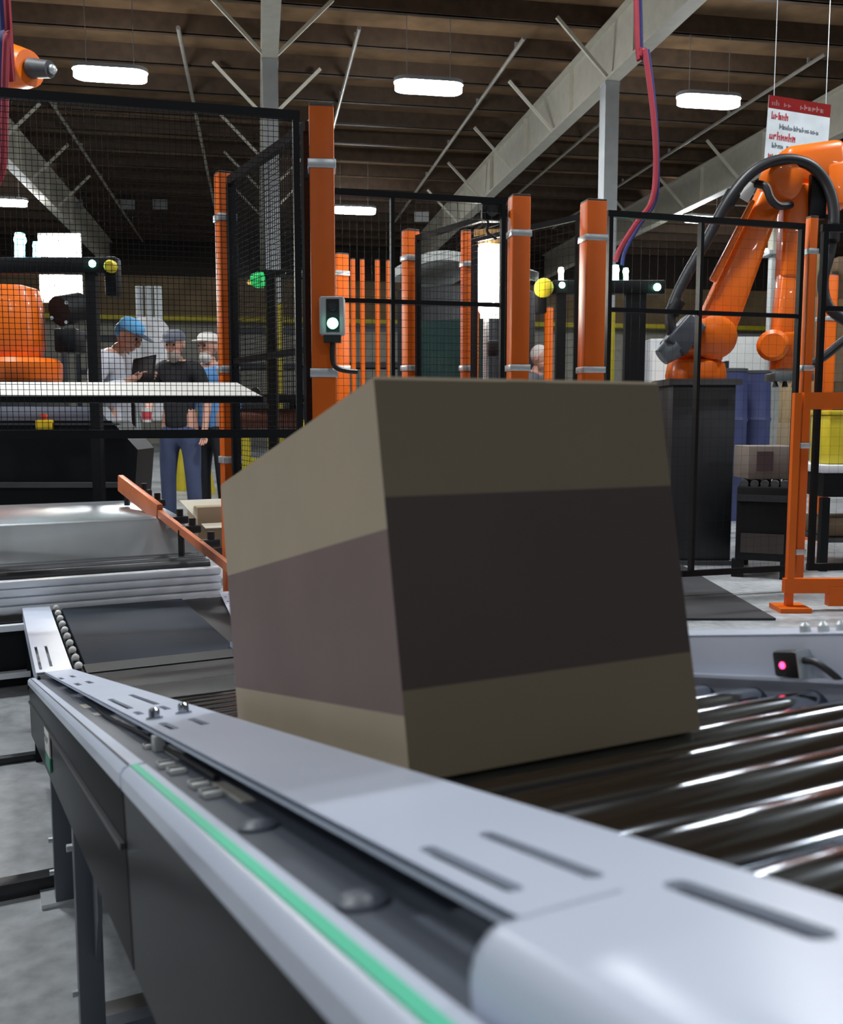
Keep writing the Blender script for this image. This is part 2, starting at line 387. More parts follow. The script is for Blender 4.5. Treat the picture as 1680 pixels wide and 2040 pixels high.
fpost('P3', 818, 459, .082, 'orange fence post between the middle lamp and the vertical cell light', (524, 735), yaw=-28)
fpost('P4', 1035, 391, .095, 'orange fence post just right of the vertical cell light', (478, 735), yaw=-10)
fpost('P5', 1183, 401, .108, 'thick orange fence post left of the right grey column', (487, 739), yaw=-12)
fpost('P6', 929, 459, .05, 'thin orange fence post just left of the vertical cell light', (535, 735), yaw=-28)
fpost('P7', 1619, 432, .05, 'slim orange gate post in front of the right robot forearm', (511, 735, 887, 1100), yaw=-10)
fpost('P8', 679, 506, .085, 'orange fence post half hidden right behind the button box', (553, 735), yaw=-28)
fpost('P9', 1651, 548, .11, 'orange fence post at the right edge behind the slim gate post', (640,), d=7.4)
fpost('P10', 1094, 612, .06, 'thin orange fence post behind the yellow disc scanner', (), d=8.4)
fpost('P11', 950, 470, .035, 'thin orange post right behind the vertical cell light', (), d=7.2)
for k, x in enumerate((703, 722, 752, 774)):
    fpost('Q%d' % k, x, 515+k, .036, ('first', 'second', 'third', 'last')[k]+' of four distant thin orange posts right of the button box', (), d=8.2)
def mesh_panel(A, B, z0, z1, label, sp=.02, wire=.0022, mids=(), divs=(), fr=.028, z1b=None):
    A = np.array(A, float)*[1, 1, 0]; B = np.array(B, float)*[1, 1, 0]; d = B-A; L = np.linalg.norm(d); d = d/L
    zb = z1 if z1b is None else z1b
    t = thing('mesh_panel', label, 'fence panel', (A+B)/2+EZ*z0, 'black mesh fence panels')
    m = MB()
    h = fr/2
    m.bar(A+EZ*(z1-h), B+EZ*(zb-h), fr*.7, fr); m.bar(A+EZ*(z0+h), B+EZ*(z0+h), fr*.7, fr)
    for p, zt in ((A+d*h, z1), (B-d*h, zb)): m.bar(p+EZ*(z0+fr), p+EZ*(zt-fr), fr, fr*.7, d)
    mk('frame', m, BLACK, t)
    for zm in mids: mk('middle_rail', MB().bar(A+d*fr+EZ*zm, B-d*fr+EZ*zm, fr*.6, fr*.7), BLACK, t)
    for f in divs:
        p = A+d*L*f; mk('divider', MB().bar(p+EZ*(z0+fr), p+EZ*(z1+(zb-z1)*f-fr), fr*1.2, fr*.6, d), BLACK, t)
    w_ = MB(); n = int(L/sp)
    for k in range(1, n): 
        p = A+d*L*k/n; zt = z1+(zb-z1)*k/n; w_.bar(p+EZ*(z0+h), p+EZ*(zt-h), wire, wire, d)
    n = int((min(z1, zb)-z0)/sp)
    for k in range(1, n):
        z = z0+(min(z1, zb)-z0)*k/n; w_.bar(A+EZ*z, B+EZ*z, wire, wire)
    mk('wire_mesh', w_, BLACK, t)
    return t
def bp(k, off=(0, 0)): return POST[k][0]+V3(off[0], off[1], 0)
a = PZ(597, 222, 2.075); l0 = PZ(-190, 161, 2.075)
mesh_panel(l0, a, zat(3.2, 874), 2.075, 'wide black mesh panel hung over the conveyor at left, in front of the men', .0185, .0018, fr=.030)
dv = nrm(bp('P2')-bp('P1'))
mesh_panel(bp('P1')+dv*.065-V3(.02, 0, 0), bp('P2')-dv*.065, .36, 2.07, 'narrow black mesh panel between the tall post and the post left of it', .022, .0022, mids=(1.25,), fr=.036)
a = PZ(664, 375, 2.07); b = PZ(1008, 396, 2.07)
dl = nrm(a-b); a = a+dl*.1
mesh_panel(a, b, .12, 2.07, 'wide black mesh panel right of the tall post, with a middle rail', .035, .0016, mids=(CAMZ+225/F_PX*4.55,), divs=(.40,), fr=.03)
dv = nrm(bp('P3')-bp('P4')); mesh_panel(bp('P4')+dv*.08, bp('P3')-dv*.07, .12, 2.06, 'black mesh panel slanting back beside the vertical cell light', .035, .0016, fr=.03)
dv = nrm(bp('P6')-bp('P5')); mesh_panel(bp('P5')+dv*.08, bp('P6')-dv*.06, .12, 2.05, 'black mesh panel slanting back from the thick orange post', .04, .0014, fr=.03)
dv = nrm(bp('P7')-bp('P5')); mesh_panel(bp('P5')+dv*.08, bp('P7')-dv*.05, .12, 2.06, 'wide black mesh panel in front of the right robot', .05, .0007, mids=(CAMZ+210/F_PX*4.9,), divs=(.46,), fr=.032)
e = bp('P7')+V3(1.1, .06, 0); dv = nrm(e-bp('P7'))
mesh_panel(bp('P7')+dv*.055, e, .12, 2.06, 'black mesh panel at the right edge beyond the slim gate post', .05, .0007, mids=(1.6,), fr=.04)
q = bp('P7'); t = thing('gate_frame', 'orange gate frame with two crossbeams on the floor at the right edge', 'gate', q+V3(.35, -.06, 0))
g0 = PF(1606, 4.72, 0); gd = nrm(V3(1, .02, 0))
mk('upper_beam', MB().bar(g0+EZ*1.08+gd*-.02, g0+gd*.9+EZ*1.08, .04, .085), ORANGE, t)
mk('lower_beam', MB().bar(g0+EZ*.13-gd*.08, g0+gd*.9+EZ*.13, .04, .075), ORANGE, t)
mk('upright', MB().bar(g0-gd*.05+EZ*.0, g0-gd*.05+EZ*1.12, .035, .035, gd), ORANGE, t)
mk('upright', MB().bar(g0+gd*.88+EZ*.0, g0+gd*.88+EZ*1.12, .035, .035, gd), ORANGE, t)
mk('foot', MB().box(g0-gd*.04+EZ*.012, (.16, .16, .024)), ORANGE, t); mk('bracket', MB().box(g0+gd*.22+EZ*.075, (.14, .05, .10)), ORANGE, t)
mk('foot', MB().box(g0+gd*.88+EZ*.012, (.16, .16, .024)), ORANGE, t)
# things behind the gate
tb = PF(1705, 6.2, 0); t = thing('tray_table', 'dark table with a white top edge behind the orange gate', 'table', tb)
mk('top', MB().box(tb+EZ*.665, (.68, .6, .05), bev=.004), mat('white_top', (.7, .72, .76), .35), t)
mk('apron', MB().box(tb+EZ*.56, (.62, .54, .15)), BLACK, t)
for sx in (-1, 1):
    for sy in (-1, 1): mk('leg', MB().box(tb+V3(sx*.29, sy*.25, .24), (.05, .05, .48)), BLACK, t)
mk('shelf', MB().box(tb+EZ*.2, (.56, .5, .03)), DGREY, t)
carton(tb+V3(-.08, -.02, .278), (.36, .3, .12), 'flat beige carton on the lower shelf of the table behind the gate', CARDB, 'low cartons')
yb = PF(1685, 6.15, 0); t = thing('yellow_bin', 'yellow bin standing on the white topped table behind the gate', 'bin', yb+EZ*.69)
mk('body', MB().box(yb+EZ*.85, (.34, .3, .32), bev=.015), YELLOW, t); mk('lid', MB().box(yb+EZ*1.025, (.36, .32, .03), bev=.006), YELLOW, t)
# ------------------------------------------------------------------ the conveyor
DI = nrm(ray(-15, 1285)); DA = nrm(DI*[1, 1, 0]); DB = V3(DA[1], -DA[0], 0); DN = np.cross(DB, DI)
K = PD(84, 1339, 2.6)
def Q(s, b, n): return K - DI*s + DB*b + DN*n          # the sloping lane: s towards the camera, b across, n up from its rail
def L(t, b, z): return K + DA*t + DB*b + EZ*z          # the level lane beyond the kink
RQ = np.array([DB, -DI, DN]).T; RL = np.array([DB, DA, EZ]).T
def SB(x, y, n=0):
    r = ray(x, y); k = ((K+DN*n-CP)@DN)/(r@DN); q = CP+r*k-K; return -(q@DI), q@DB
def on_b(x, y, b):
    r = ray(x, y); k = ((K+DB*b-CP)@DB)/(r@DB); q = CP+r*k-K; return -(q@DI), q@DN
def slot(s0, s1, b, w):
    pts = []
    for k in range(7): a = -math.pi/2+math.pi*k/6; pts.append((s1-w/2+w/2*math.cos(a), b+w/2*math.sin(a)))
    for k in range(7): a = math.pi/2+math.pi*k/6; pts.append((s0+w/2+w/2*math.cos(a), b+w/2*math.sin(a)))
    return pts
def sl(p, q, w):
    a, b = SB(*p), SB(*q); return slot(min(a[0], b[0]), max(a[0], b[0]), (a[1]+b[1])/2, w)
S1 = 3.25; CW = .555
inc = thing('roller_conveyor', 'sloping steel roller conveyor in the foreground with grey side rails and black panels', 'conveyor', V3(K[0], K[1], 0)-DA*1.2*[1, 1, 0])
holes = [sl((840, 1688), (1040, 1773), .0065), sl((962, 1658), (1195, 1748), .0065), sl((1325, 1757), (1668, 1868), .009),
         sl((214, 1393), (266, 1411), .008), sl((258, 1384), (316, 1403), .008), sl((268, 1418), (284, 1423), .008), sl((318, 1407), (338, 1413), .008), sl((320, 1440), (352, 1452), .008), sl((378, 1432), (414, 1443), .008),
         sl((117, 1350), (127, 1353), .010), sl((140, 1346), (150, 1349), .010), sl((150, 1361), (160, 1365), .010), sl((172, 1357), (184, 1361), .010)]
m = MB().plate(lambda s, b: Q(s, b, 0), [(0, .006), (S1, .006), (S1, .079), (0, .079)], holes, .003, DN)
m.box(Q(S1/2, .0072, -.0025), (.0024, S1, .005), RQ); m.box(Q(S1/2, .0775, -.03), (.003, S1, .055), RQ)
rl = mk('side_rail', m, RAILP, inc)
c0 = 2.612
prof = [(.030, .0026), (.008, .0026)]+[(-.006+.014*math.cos(a), -.0114+.014*math.sin(a)) for a in [math.pi/2+math.pi/2*k/6 for k in range(1, 7)]]+[(-.020, -.028)]
prof = [(b+.006, n) for b, n in prof]
m = MB(); m.quadsheet([[Q(s, b, n) for b, n in prof] for s in (c0, S1)])
m.quadsheet([[Q(s, b+.002*(k > 0), n-.0018) for k, (b, n) in enumerate(prof)] for s in (c0, S1)])
m.prism([Q(c0, b, n) for b, n in prof]+[Q(c0, b+.002*(k > 0), n-.0018) for k, (b, n) in list(enumerate(prof))[::-1]], -DI*.002)
mk('rail_cover', m, RAILP, inc)
mk('rail_channel', MB().box(Q(S1/2, .0105, -.0215), (.052, S1, .003), RQ).box(Q(S1/2, .036, -.013), (.003, S1, .019), RQ), SLATE, inc)
BX = (-.0385, -.0165)
def barprof(w0=BX[0], w1=BX[1], t=-.0135, bo=-.030):
    return [(w0, bo), (w0, t-.006), (w0+.0035, t-.0015), (w0+.007, t), (w1-.003, t), (w1, t-.003), (w1, bo)]
SJ = on_b(262, 1540, -.030)[0]
for (s0, s1, nm, mm) in ((0.0, SJ-.004, 'edge_bar', RAILP), (SJ+.004, S1, 'edge_bar', RAILP)):
    e = mk(nm, MB().prism([Q(s0, b, n) for b, n in barprof()], -DI*(s1-s0)), mm, inc)
    if s0 > 0:
        mk('green_strip', MB().box(Q((s0+s1)/2, -.0285, -.0131), (.0055, s1-s0-.002, .0012), RQ), GREEN, e)['label'] = 'thin green strip along the silver edge bar'
    else: mk('seal_strip', MB().box(Q((s0+s1)/2, -.0315, -.0131), (.0012, s1-s0-.002, .0012), RQ), DGREY, e)
for (s0, s1) in ((.03, SJ-.004), (SJ+.004, S1)):
    mk('side_panel', MB().box(Q((s0+s1)/2, -.0345, -.098), (.005, s1-s0, .136), RQ, .001), GLOSSB, inc)
mk('panel_trim', MB().bar(Q(.03, -.0385, -.075), Q(SJ-.01, -.0385, -.075), .004, .005, DN), DGREY, inc)
# sign plate on the far panel
pl = mk('sign_plate', MB().box(Q(.98, -.0395, -.096), (.003, .15, .045), RQ, .001), WHITE, inc); pl['label'] = 'small white plate with a green foot on the black panel'
mk('green_foot', MB().box(Q(.98, -.0395, -.132), (.003, .15, .022), RQ), mat('dark_green', (.02, .22, .13), .5), pl)
m = MB()
for k in range(5): m.box(Q(.93+k*.022, -.0412, -.088-.006*(k % 2)), (.0008, .013, .006), RQ)
mk('print', m, DGREY, pl)
# bolts, domes and clips in the channel
for (x, y) in ((308, 1432), (366, 1421)):
    s, b = SB(x, y); o = mk('bolt', MB().loft([(Q(s, b, 0), .0085), (Q(s, b, .0015), .0085), (Q(s, b, .0016), .0055), (Q(s, b, .009), .0055), (Q(s, b, .011), .003)], 10), STEEL, inc)
for (x, y) in ((515, 1650), (722, 1800)):
    s, b = SB(x, y, -.020); mk('dome_screw', MB().loft([(Q(s, b, -.0205), .0105), (Q(s, b, -.0185), .0105), (Q(s, b, -.0165), .008), (Q(s, b, -.0155), .004), (Q(s, b, -.0153), .001)], 20), SLATE, inc)
CLIP = mat('clip_grey', (.48, .50, .50), .4); LABEL = mat('beige_label', (.46, .44, .39), .55)
for (x, y, ls, w_) in ((462, 1578, .085, .009), (345, 1500, .10, .009), (170, 1408, .09, .01), (192, 1424, .05, .008)):
    s, b = SB(x, y, -.02); mk('label_tag', MB().box(Q(s, b, -.0195), (w_, ls, .0012), RQ), LABEL, inc)
for (x, y) in ((300, 1490), (330, 1528), (352, 1540), (396, 1568), (420, 1586)):
    s, b = SB(x, y, -.02); c_ = mk('clip', MB().box(Q(s, b, -.018), (.012, .022, .004), RQ, .0008), CLIP, inc); mk('clip_slot', MB().box(Q(s, b, -.0158), (.011, .004, .0012), RQ), BLACK, c_)
s, b = SB(310, 1497, -.02); mk('clamp_block', MB().box(Q(s, b+.003, -.013), (.010, .018, .014), RQ, .001), CLIP, inc)
s, b = SB(205, 1437, -.02); mk('cable', MB().tube([Q(s-.2, .012, -.017), Q(s, .006, -.016), Q(s+.25, .013, -.017), Q(s+.6, .012, -.016)], .0022, 6), RUBBER, inc)
# the far side rail with its photo eye
RT_ = .028
m = MB().box(Q(S1/2-.1, CW+.035, RT_-.0015), (.07, S1, .003), RQ); m.box(Q(S1/2-.1, CW+.0015, -.022), (.003, S1, .10), RQ); m.box(Q(S1/2-.1, CW-.006, -.013), (.012, S1, .003), RQ); m.box(Q(S1/2-.1, CW+.069, -.03), (.003, S1, .115), RQ)
mk('side_rail', m, RAILP, inc)
for k in range(4):
    s, b = SB(1585+k*16, 1262, RT_); mk('bolt', MB().loft([(Q(s, CW+.02+.012*(k % 2), RT_), .0055), (Q(s, CW+.02+.012*(k % 2), RT_+.006), .005), (Q(s, CW+.02+.012*(k % 2), RT_+.009), .002)], 8), SILVER, inc)
s, n = on_b(1574, 1322, CW-.008)
ey = thing('photo_eye', 'small black photo eye with a red light on the far conveyor rail', 'sensor', Q(s, CW-.008, n))
mk('housing', MB().box(Q(s, CW-.0075, n), (.0135, .030, .024), RQ, .003), RUBBER, ey); mk('lens', MB().cyl(Q(s-.003, CW-.0141, n-.001), Q(s-.003, CW-.0152, n-.001), .0032, seg=12), RLED, ey)
mk('cable', MB().tube([Q(s+.014, CW-.008, n+.003), Q(s+.03, CW-.009, n+.002), Q(s+.045, CW-.009, n-.006), Q(s+.055, CW-.008, n-.014)], .0032, 8), RUBBER, ey)
mk('clip_ring', MB().box(Q(s+.0165, CW-.0075, n), (.0150, .002, .026), RQ), SILVER, ey)
# rollers
RP = .07; s = 2.568
ss = [2.568+RP*k for k in range(8)]+[2.568-RP*k for k in range(1, 36)]
RR = .0215
for s in sorted(ss):
    if s < 1.36: continue
    mk('roller', MB().loft([(Q(s, .081, -.020-RR), .006), (Q(s, .088, -.020-RR), .006), (Q(s, .0885, -.020-RR), RR), (Q(s, CW-.018, -.020-RR), RR), (Q(s, CW-.0175, -.020-RR), .006), (Q(s, CW-.002, -.020-RR), .006)], 20, DN), STEEL, inc)
for (s0, s1) in ((.02, .48), (.49, .90), (.91, 1.33)): mk('slide_plate', MB().box(Q((s0+s1)/2, CW/2+.035, -.0205), (CW-.10, s1-s0, .003), RQ, .001), mat('entry_grey', (0,0,0)), inc)
m = MB().box(Q(S1/2, CW/2+.03, -.135), (CW-.1, S1-.1, .003), RQ); mk('belly_pan', m, BLACK, inc)
LEGM = mat('leg_grey', (.085, .095, .115), .4)
def leg(s, b, w_=.036):
    top = Q(s, b, -.06); return MB().box(V3(top[0], top[1], top[2]/2), (w_, w_, top[2]), RL, .002)
for (s, b) in ((.78, -.010), (1.36, -.010), (.78, CW+.03), (1.36, CW+.03), (2.95, -.010), (2.95, CW+.03)):
    lg = mk('leg', leg(s, b), LEGM, inc); top = Q(s, b, 0)
    mk('foot_plate', MB().box(V3(top[0], top[1], .005), (.09, .07, .01), RL), SILVER, lg)
    for k in (.06, .13, .36): mk('bolt', MB().cyl(V3(top[0], top[1], k)-DB*.018, V3(top[0], top[1], k)-DB*.026, .006, seg=8), SILVER, lg)
for s in (1.36,):
    a = Q(s, -.005, 0)
    mk('knee_bracket', MB().prism([V3(*(a[:2]), .33)-DA*.02, V3(*(a[:2]), .20)-DA*.02, V3(*((a-DA*.05)[:2]), .20), V3(*((a-DA*.11)[:2]), .30), V3(*((a-DA*.11)[:2]), .42)], DB*.006), LEGM, inc)
for s in (.78, 1.36):
    a, b_ = Q(s, .01, 0), Q(s, CW+.03, 0); mk('cross_beam', MB().bar(V3(a[0], a[1], .05), V3(b_[0], b_[1], .05), .03, .04), LEGM, inc)
# ---- the level lane beyond the kink
LT = .98
lev = thing('transfer_conveyor', 'level black belt transfer section beyond the kink, grey slotted rail at its left', 'conveyor', V3(*L(.5, .4, 0)[:2], 0))
lh = []
for (p, q) in (((72, 1288), (80, 1334)), ((92, 1287), (101, 1328))):
    def TB(x, y): g = PZ(x, y, K[2])-K; return g@DA, g@DB
    a, b = TB(*p), TB(*q); lh.append([(x_, y_) for x_, y_ in slot(min(a[0], b[0]), max(a[0], b[0]), (a[1]+b[1])/2, .008)])
m = MB().plate(lambda t_, b: L(t_, b, 0), [(0.0, -.016), (0.0, .079), (LT, .079), (LT, -.016)], lh, .003, EZ)
m.box(L(LT/2, -.0145, -.03), (.003, LT, .055), RL); m.box(L(LT/2, .0775, -.012), (.003, LT, .02), RL)
mk('side_rail', m, RAILP, lev)
for k in range(10): mk('guide_wheel', MB().sph(L(.045+k*.1, .100, -.004), .0115, u=12, v=8), WHITE, lev)
mk('wheel_track', MB().box(L(LT/2, .100, -.026), (.022, LT, .022), RL), BLACK, lev)
mk('belt', MB().box(L(LT/2-.01, .345, -.02), (.45, LT-.02, .02), RL, .004), mat('dark_belt', (.017, .024, .038), .6, var=.2, scale=3, spec=.25), lev)
mk('filler_plate', MB().prism([L(0, .575, -.022), L(0, .60, -.022), L(LT-.01, .74, -.022), L(LT-.01, .575, -.022)], EZ*.004), mat('entry_grey', (.30, .335, .38), .5, .1), lev)
rhs = []
for k in range(9):
    for j in range(2): t0 = .10+k*.095+j*.045; rhs.append(slot(t0, t0+.018, .60+.143*t0+.020*j, .011))
m = MB().plate(lambda t_, b: L(t_, b, 0), [(0.0, .585), (0.0, .645), (LT, .79), (LT, .725)], rhs, .003, EZ)
mk('side_rail', m, RAILP, lev)
mk('skirt', MB().box(L(LT/2, .345, -.075), (.46, LT-.02, .08), RL), BLACK, lev)
mk('kink_plate', MB().box(L(.02, .345, -.0105), (.46, .10, .004), RL), mat('entry_grey', (0,0,0)), lev)
for (t_, b) in ((.1, -.012), (.9, .0), (.1, .60), (.9, .70)):
    c = L(t_, b, 0); mk('leg', MB().box(V3(c[0], c[1], (K[2]-.04)/2), (.022, .022, K[2]-.04), RL), BLACK, lev)
mk('front_skirt', MB().box(L(LT-.05, -.86, -.16), (1.72, .02, .24), RL), BLACK, lev)
for zz in (-.055, -.23): mk('skirt_rail', MB().box(L(LT-.08, -.86, zz), (1.72, .03, .022), RL), ALU, lev)
# ---- cross rail, hood and the stand beyond
c = L(LT+.06, -.55, .0); xr = thing('cross_conveyor', 'silver grooved cross conveyor rail with a polished steel hood, left of the carton', 'conveyor', V3(c[0], c[1], 0))
B0, B1 = -1.75, .74
m = MB()
for k in range(4): m.box(L(LT+.05, (B0+B1)/2, -.012+k*.032), (B1-B0, .05, .026), RL, .004)
m.box(L(LT+.06, (B0+B1)/2, .035), (B1-B0, .04, .12), RL)
mk('grooved_rail', m, ALU, xr)
for k in range(3): mk('drive_roller', MB().cyl(L(LT+.16+k*.11, B0, .085), L(LT+.16+k*.11, B1-.02, .085), .03, seg=14), DARK, xr)
T0 = LT+.52
def hb(z): return B1+.07-.55*max(0, z-.02)
rows = [[L(t_, b, z) for b in (B0, hb(z))] for t_, z in ((T0, -.02), (T0, .05), (T0+.01, .06), (T0+.045, .245), (T0+.06, .258), (T0+.9, .265), (T0+.9, -.02))]
hm = MB().quadsheet(rows); hm.prism([r[1] for r in rows], -DB*.004)
mk('steel_hood', hm, SHEET, xr, 50)
for (t_, b) in ((LT+.08, -1.5), (LT+.08, .3), (T0+.8, -1.5), (T0+.8, .3)):
    c = L(t_, b, 0); mk('leg', MB().box(V3(c[0], c[1], (K[2]-.02)/2), (.06, .06, K[2]-.02), RL), BLACK, xr)
# orange guide rail
g0 = PD(482, 1150, 3.42); g1 = PD(240, 962, 4.75); gd = nrm(g1-g0)
gr = thing('guide_rail', 'long orange guide rail slanting back beside the steel hood, with black clamps', 'rail', V3(g0[0], g0[1], 0))
mk('rail_bar', MB().bar(g0, g0+gd*np.linalg.norm(g1-g0)*.62, .02, .035), mat('salmon_orange', (.62, .17, .06), .45), gr)
mk('end_paddle', MB().bar(g0+gd*np.linalg.norm(g1-g0)*.6, g1, .03, .085, bev=.006), mat('salmon_orange', (0,0,0)), gr)
sd = nrm(np.cross(gd, EZ)); LG = np.linalg.norm(g1-g0)
for f, z in ((.28, 0), (.42, .0), (.52, .01), (.72, .02), (.85, .03)):
    p = g0+gd*LG*f+sd*.05; mk('clamp', MB().bar(p-sd*.055, p+sd*.035, .034, .034, bev=.006).cyl(p+EZ*.012, p+EZ*.048, .015, seg=10), RUBBER, gr)
for f, zz in ((.42, K[2]+.117), (.93, K[2]+.268)):
    p = g0+gd*LG*f+sd*.0; mk('support', MB().bar(V3(p[0], p[1], zz), p, .022, .022, EX), DARK, gr)
# cream carton with a folded-out flap behind the guide rail
cb = PD(415, 1010, 4.75); ct = thing('carton', 'cream open carton with a folded flap at the left end of the big carton', 'box', V3(cb[0], cb[1], cb[2]-.22))
CRM = mat('cream_card', (.62, .58, .47), .75); RC = np.array([DB, DA, EZ]).T
mk('body', MB().box(cb+V3(0.03, .16, -.11), (.30, .26, .22), RC, .003), CARDB, ct)
fl = [cb-DB*.12+DA*.13+EZ*.025, cb+DB*.16+DA*.13+EZ*.025, cb+DB*.15-DA*.02-EZ*.11, cb-DB*.02-DA*.02-EZ*.11]
mk('flap', MB().prism(fl, V3(0, -.003, .004)), CRM, ct)
st = thing('carton_stand', 'low dark stand under the cream open carton', 'stand', V3(cb[0]+.03, cb[1]+.16, 0))
mk('top', MB().box(V3(cb[0]+.03, cb[1]+.16, cb[2]-.235), (.34, .32, .03), RC), DARK, st)
for sx in (-1, 1):
    for sy in (-1, 1): h = cb[2]-.25; mk('leg', MB().box(V3(cb[0]+.03, cb[1]+.16, h/2)+DB*sx*.14+DA*sy*.13, (.04, .04, h), RC), DARK, st)
# floor beams between the leg feet at lower left
for (x, y, w_, h_, l, ln) in ((95, 1738, .04, .035, 'low dark floor beam crossing at the lower left in front of the legs', 1.6), (80, 1497, .03, .02, 'thin dark floor strip further back at the lower left', 2.2)):
    p = PZ(x, y, h_); solo('floor_beam', MB().box(p-DB*ln/2-EZ*h_/2+DB*.06, (ln, w_, h_), RL, .003), DARK, l, 'beam', V3(p[0], p[1], 0)-DB*ln/2)
p = PZ(255, 2005, .05); solo('floor_beam', MB().box(p+DB*.22-EZ*.025, (.55, .06, .05), RL, .003), mat('olive_grey', (.07, .07, .06), .5), 'olive grey beam on the floor under the nearest black panel', 'beam', V3(p[0], p[1], 0)+DB*.22)
# ---- the big carton running down the lane
b0 = .105; NB = -.0195
sF, nT = on_b(440, 968, b0); sN, _ = on_b(785, 1200, b0)
r = ray(1390, 1405); kk = ((Q(sN, 0, 0)-CP)@DI)/(r@DI); b1 = ((CP+r*kk)-K)@DB
bx = thing('carton', 'big brown carton with dark printed bands riding on the roller conveyor', 'box', Q((sF+sN)/2, (b0+b1)/2, NB))
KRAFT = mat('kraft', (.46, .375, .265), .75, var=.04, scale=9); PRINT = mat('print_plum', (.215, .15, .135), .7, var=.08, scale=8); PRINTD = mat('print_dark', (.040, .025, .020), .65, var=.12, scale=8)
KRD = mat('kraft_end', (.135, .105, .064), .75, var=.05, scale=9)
HB = nT-NB
def cface(m, o, ex, ez, rows):       # one wall of the carton in printed bands
    for (z0, z1, mi) in rows:
        vs = [m.bm.verts.new(o+ex*x+ez*z) for x, z in ((0, z0), (1, z0), (1, z1), (0, z1))]; m.bm.faces.new(vs).material_index = mi
m = MB(); e_ = DN*HB
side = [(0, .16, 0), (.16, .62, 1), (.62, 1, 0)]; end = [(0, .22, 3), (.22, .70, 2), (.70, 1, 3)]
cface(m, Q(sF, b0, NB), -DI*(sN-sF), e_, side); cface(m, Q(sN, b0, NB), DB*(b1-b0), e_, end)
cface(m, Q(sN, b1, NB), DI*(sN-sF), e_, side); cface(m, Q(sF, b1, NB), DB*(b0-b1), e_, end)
cface(m, Q(sF, b0, NB), DB*(b1-b0), -DI*(sN-sF), [(0, 1, 0)]); cface(m, Q(sF, b0, nT), DB*(b1-b0), -DI*(sN-sF), [(0, 1, 0)])
bmesh.ops.remove_doubles(m.bm, verts=m.bm.verts[:], dist=1e-5)
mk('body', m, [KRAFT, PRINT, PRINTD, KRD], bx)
mk('packing_tape', MB().box(Q((sF+sN)/2, (b0+b1)/2, nT+.0006), (.03, sN-sF+.001, .001), RQ), mat('tape', (.45, .36, .22), .4), bx)
mk('top_flap', MB().box(Q((sF+sN)/2, b0+(b1-b0)*.25, nT+.001), ((b1-b0)*.49, sN-sF, .002), RQ), KRAFT, bx)
mk('top_flap', MB().box(Q((sF+sN)/2, b0+(b1-b0)*.75, nT+.001), ((b1-b0)*.49, sN-sF, .002), RQ), KRAFT, bx)
# ------------------------------------------------------------------ things in the cells
def rbar(m, p0, p1, w0, w1, th, upv=None, bev=.02):      # tapered flat arm between two joints
    p0 = np.array(p0, float); p1 = np.array(p1, float); d = nrm(p1-p0); t = EY if upv is None else upv; s_ = nrm(np.cross(d, t)); t = np.cross(s_, d)
    vs = []
    for p, w_ in ((p0, w0), (p1, w1)):
        for a, b in ((-1, -1), (1, -1), (1, 1), (-1, 1)): vs.append(m.bm.verts.new(p+s_*a*w_/2+t*b*th/2))
    fs = [m.bm.faces.new([vs[i] for i in q]) for q in ((3, 2, 1, 0), (4, 5, 6, 7), (0, 1, 5, 4), (1, 2, 6, 5), (2, 3, 7, 6), (3, 0, 4, 7))]
    bmesh.ops.bevel(m.bm, geom=list({e for f in fs for e in f.edges}), offset=bev, segments=3, affect='EDGES', profile=.5); return m
# ---- overhead belt conveyor behind the wide mesh panel
zb0, zb1 = zat(3.72, 791), zat(3.72, 763)
a = PF(-120, 3.55, 0); b = PF(468, 3.62, 0); d = nrm(b-a); s_ = V3(d[1], -d[0], 0)*-1
bc = thing('belt_conveyor', 'narrow raised conveyor with a white side rail, running level behind the wide mesh at left', 'conveyor', (a+b)/2)
sk = s_*.085; mk('side_rail', MB().prism([a+EZ*zb0, a+EZ*(zb0+.004), b+d*.10+EZ*(zb0+.004), b+d*.10+EZ*zb0], s_*.085).prism([a+EZ*(zb0+.004), a+sk+EZ*zb1, b+sk+EZ*zb1, b+d*.10+EZ*(zb0+.004)], s_*.006-EZ*.001), BELTW, bc)
mk('side_rail', MB().prism([a+s_*.15+EZ*zb0, a+s_*.15+EZ*zb1, b-d*.05+s_*.15+EZ*zb1, b-d*.05+s_*.15+EZ*zb0], s_*.03), BELTW, bc)
mk('belt', MB().prism([a+s_*.10+EZ*(zb0+.02), a+s_*.10+EZ*(zb0+.03), b+s_*.10+EZ*(zb0+.03), b+s_*.10+EZ*(zb0+.02)], s_*.045), DGREY, bc)
mk('under_frame', MB().prism([a+s_*.01+EZ*(zb0-.024), a+s_*.01+EZ*(zb0-.001), b+d*.11+s_*.01+EZ*(zb0-.001), b+d*.11+s_*.01+EZ*(zb0-.024)], s_*.16), BLACK, bc)
mk('head_roller', MB().cyl(b+d*.07+s_*.10+EZ*(zb0+.02), b+d*.07+s_*.145+EZ*(zb0+.02), .018), DARK, bc)
for f in (.0, .07):
    p = a+(b-a)*f+s_*.08; mk('leg', MB().box(p+EZ*(zb0-.024)/2, (.05, .05, zb0-.024)), BLACK, bc)
q = PF(535, 5.45, 0); t = thing('drum_conveyor', 'rusty brown drum conveyor seen through the narrow mesh beside the tall post', 'conveyor', q)
dd = nrm(V3(1, .08, 0)); mk('drum', MB().loft([(q-dd*.24+EZ*.985, .05), (q-dd*.23+EZ*.985, .062), (q+dd*.17+EZ*.985, .062), (q+dd*.18+EZ*.985, .05)], 20), mat('rust_brown', (.17, .05, .02), .5), t)
mk('cover', MB().box(q+V3(0, .03, 1.105), (.44, .2, .05), bev=.006), BLACK, t)
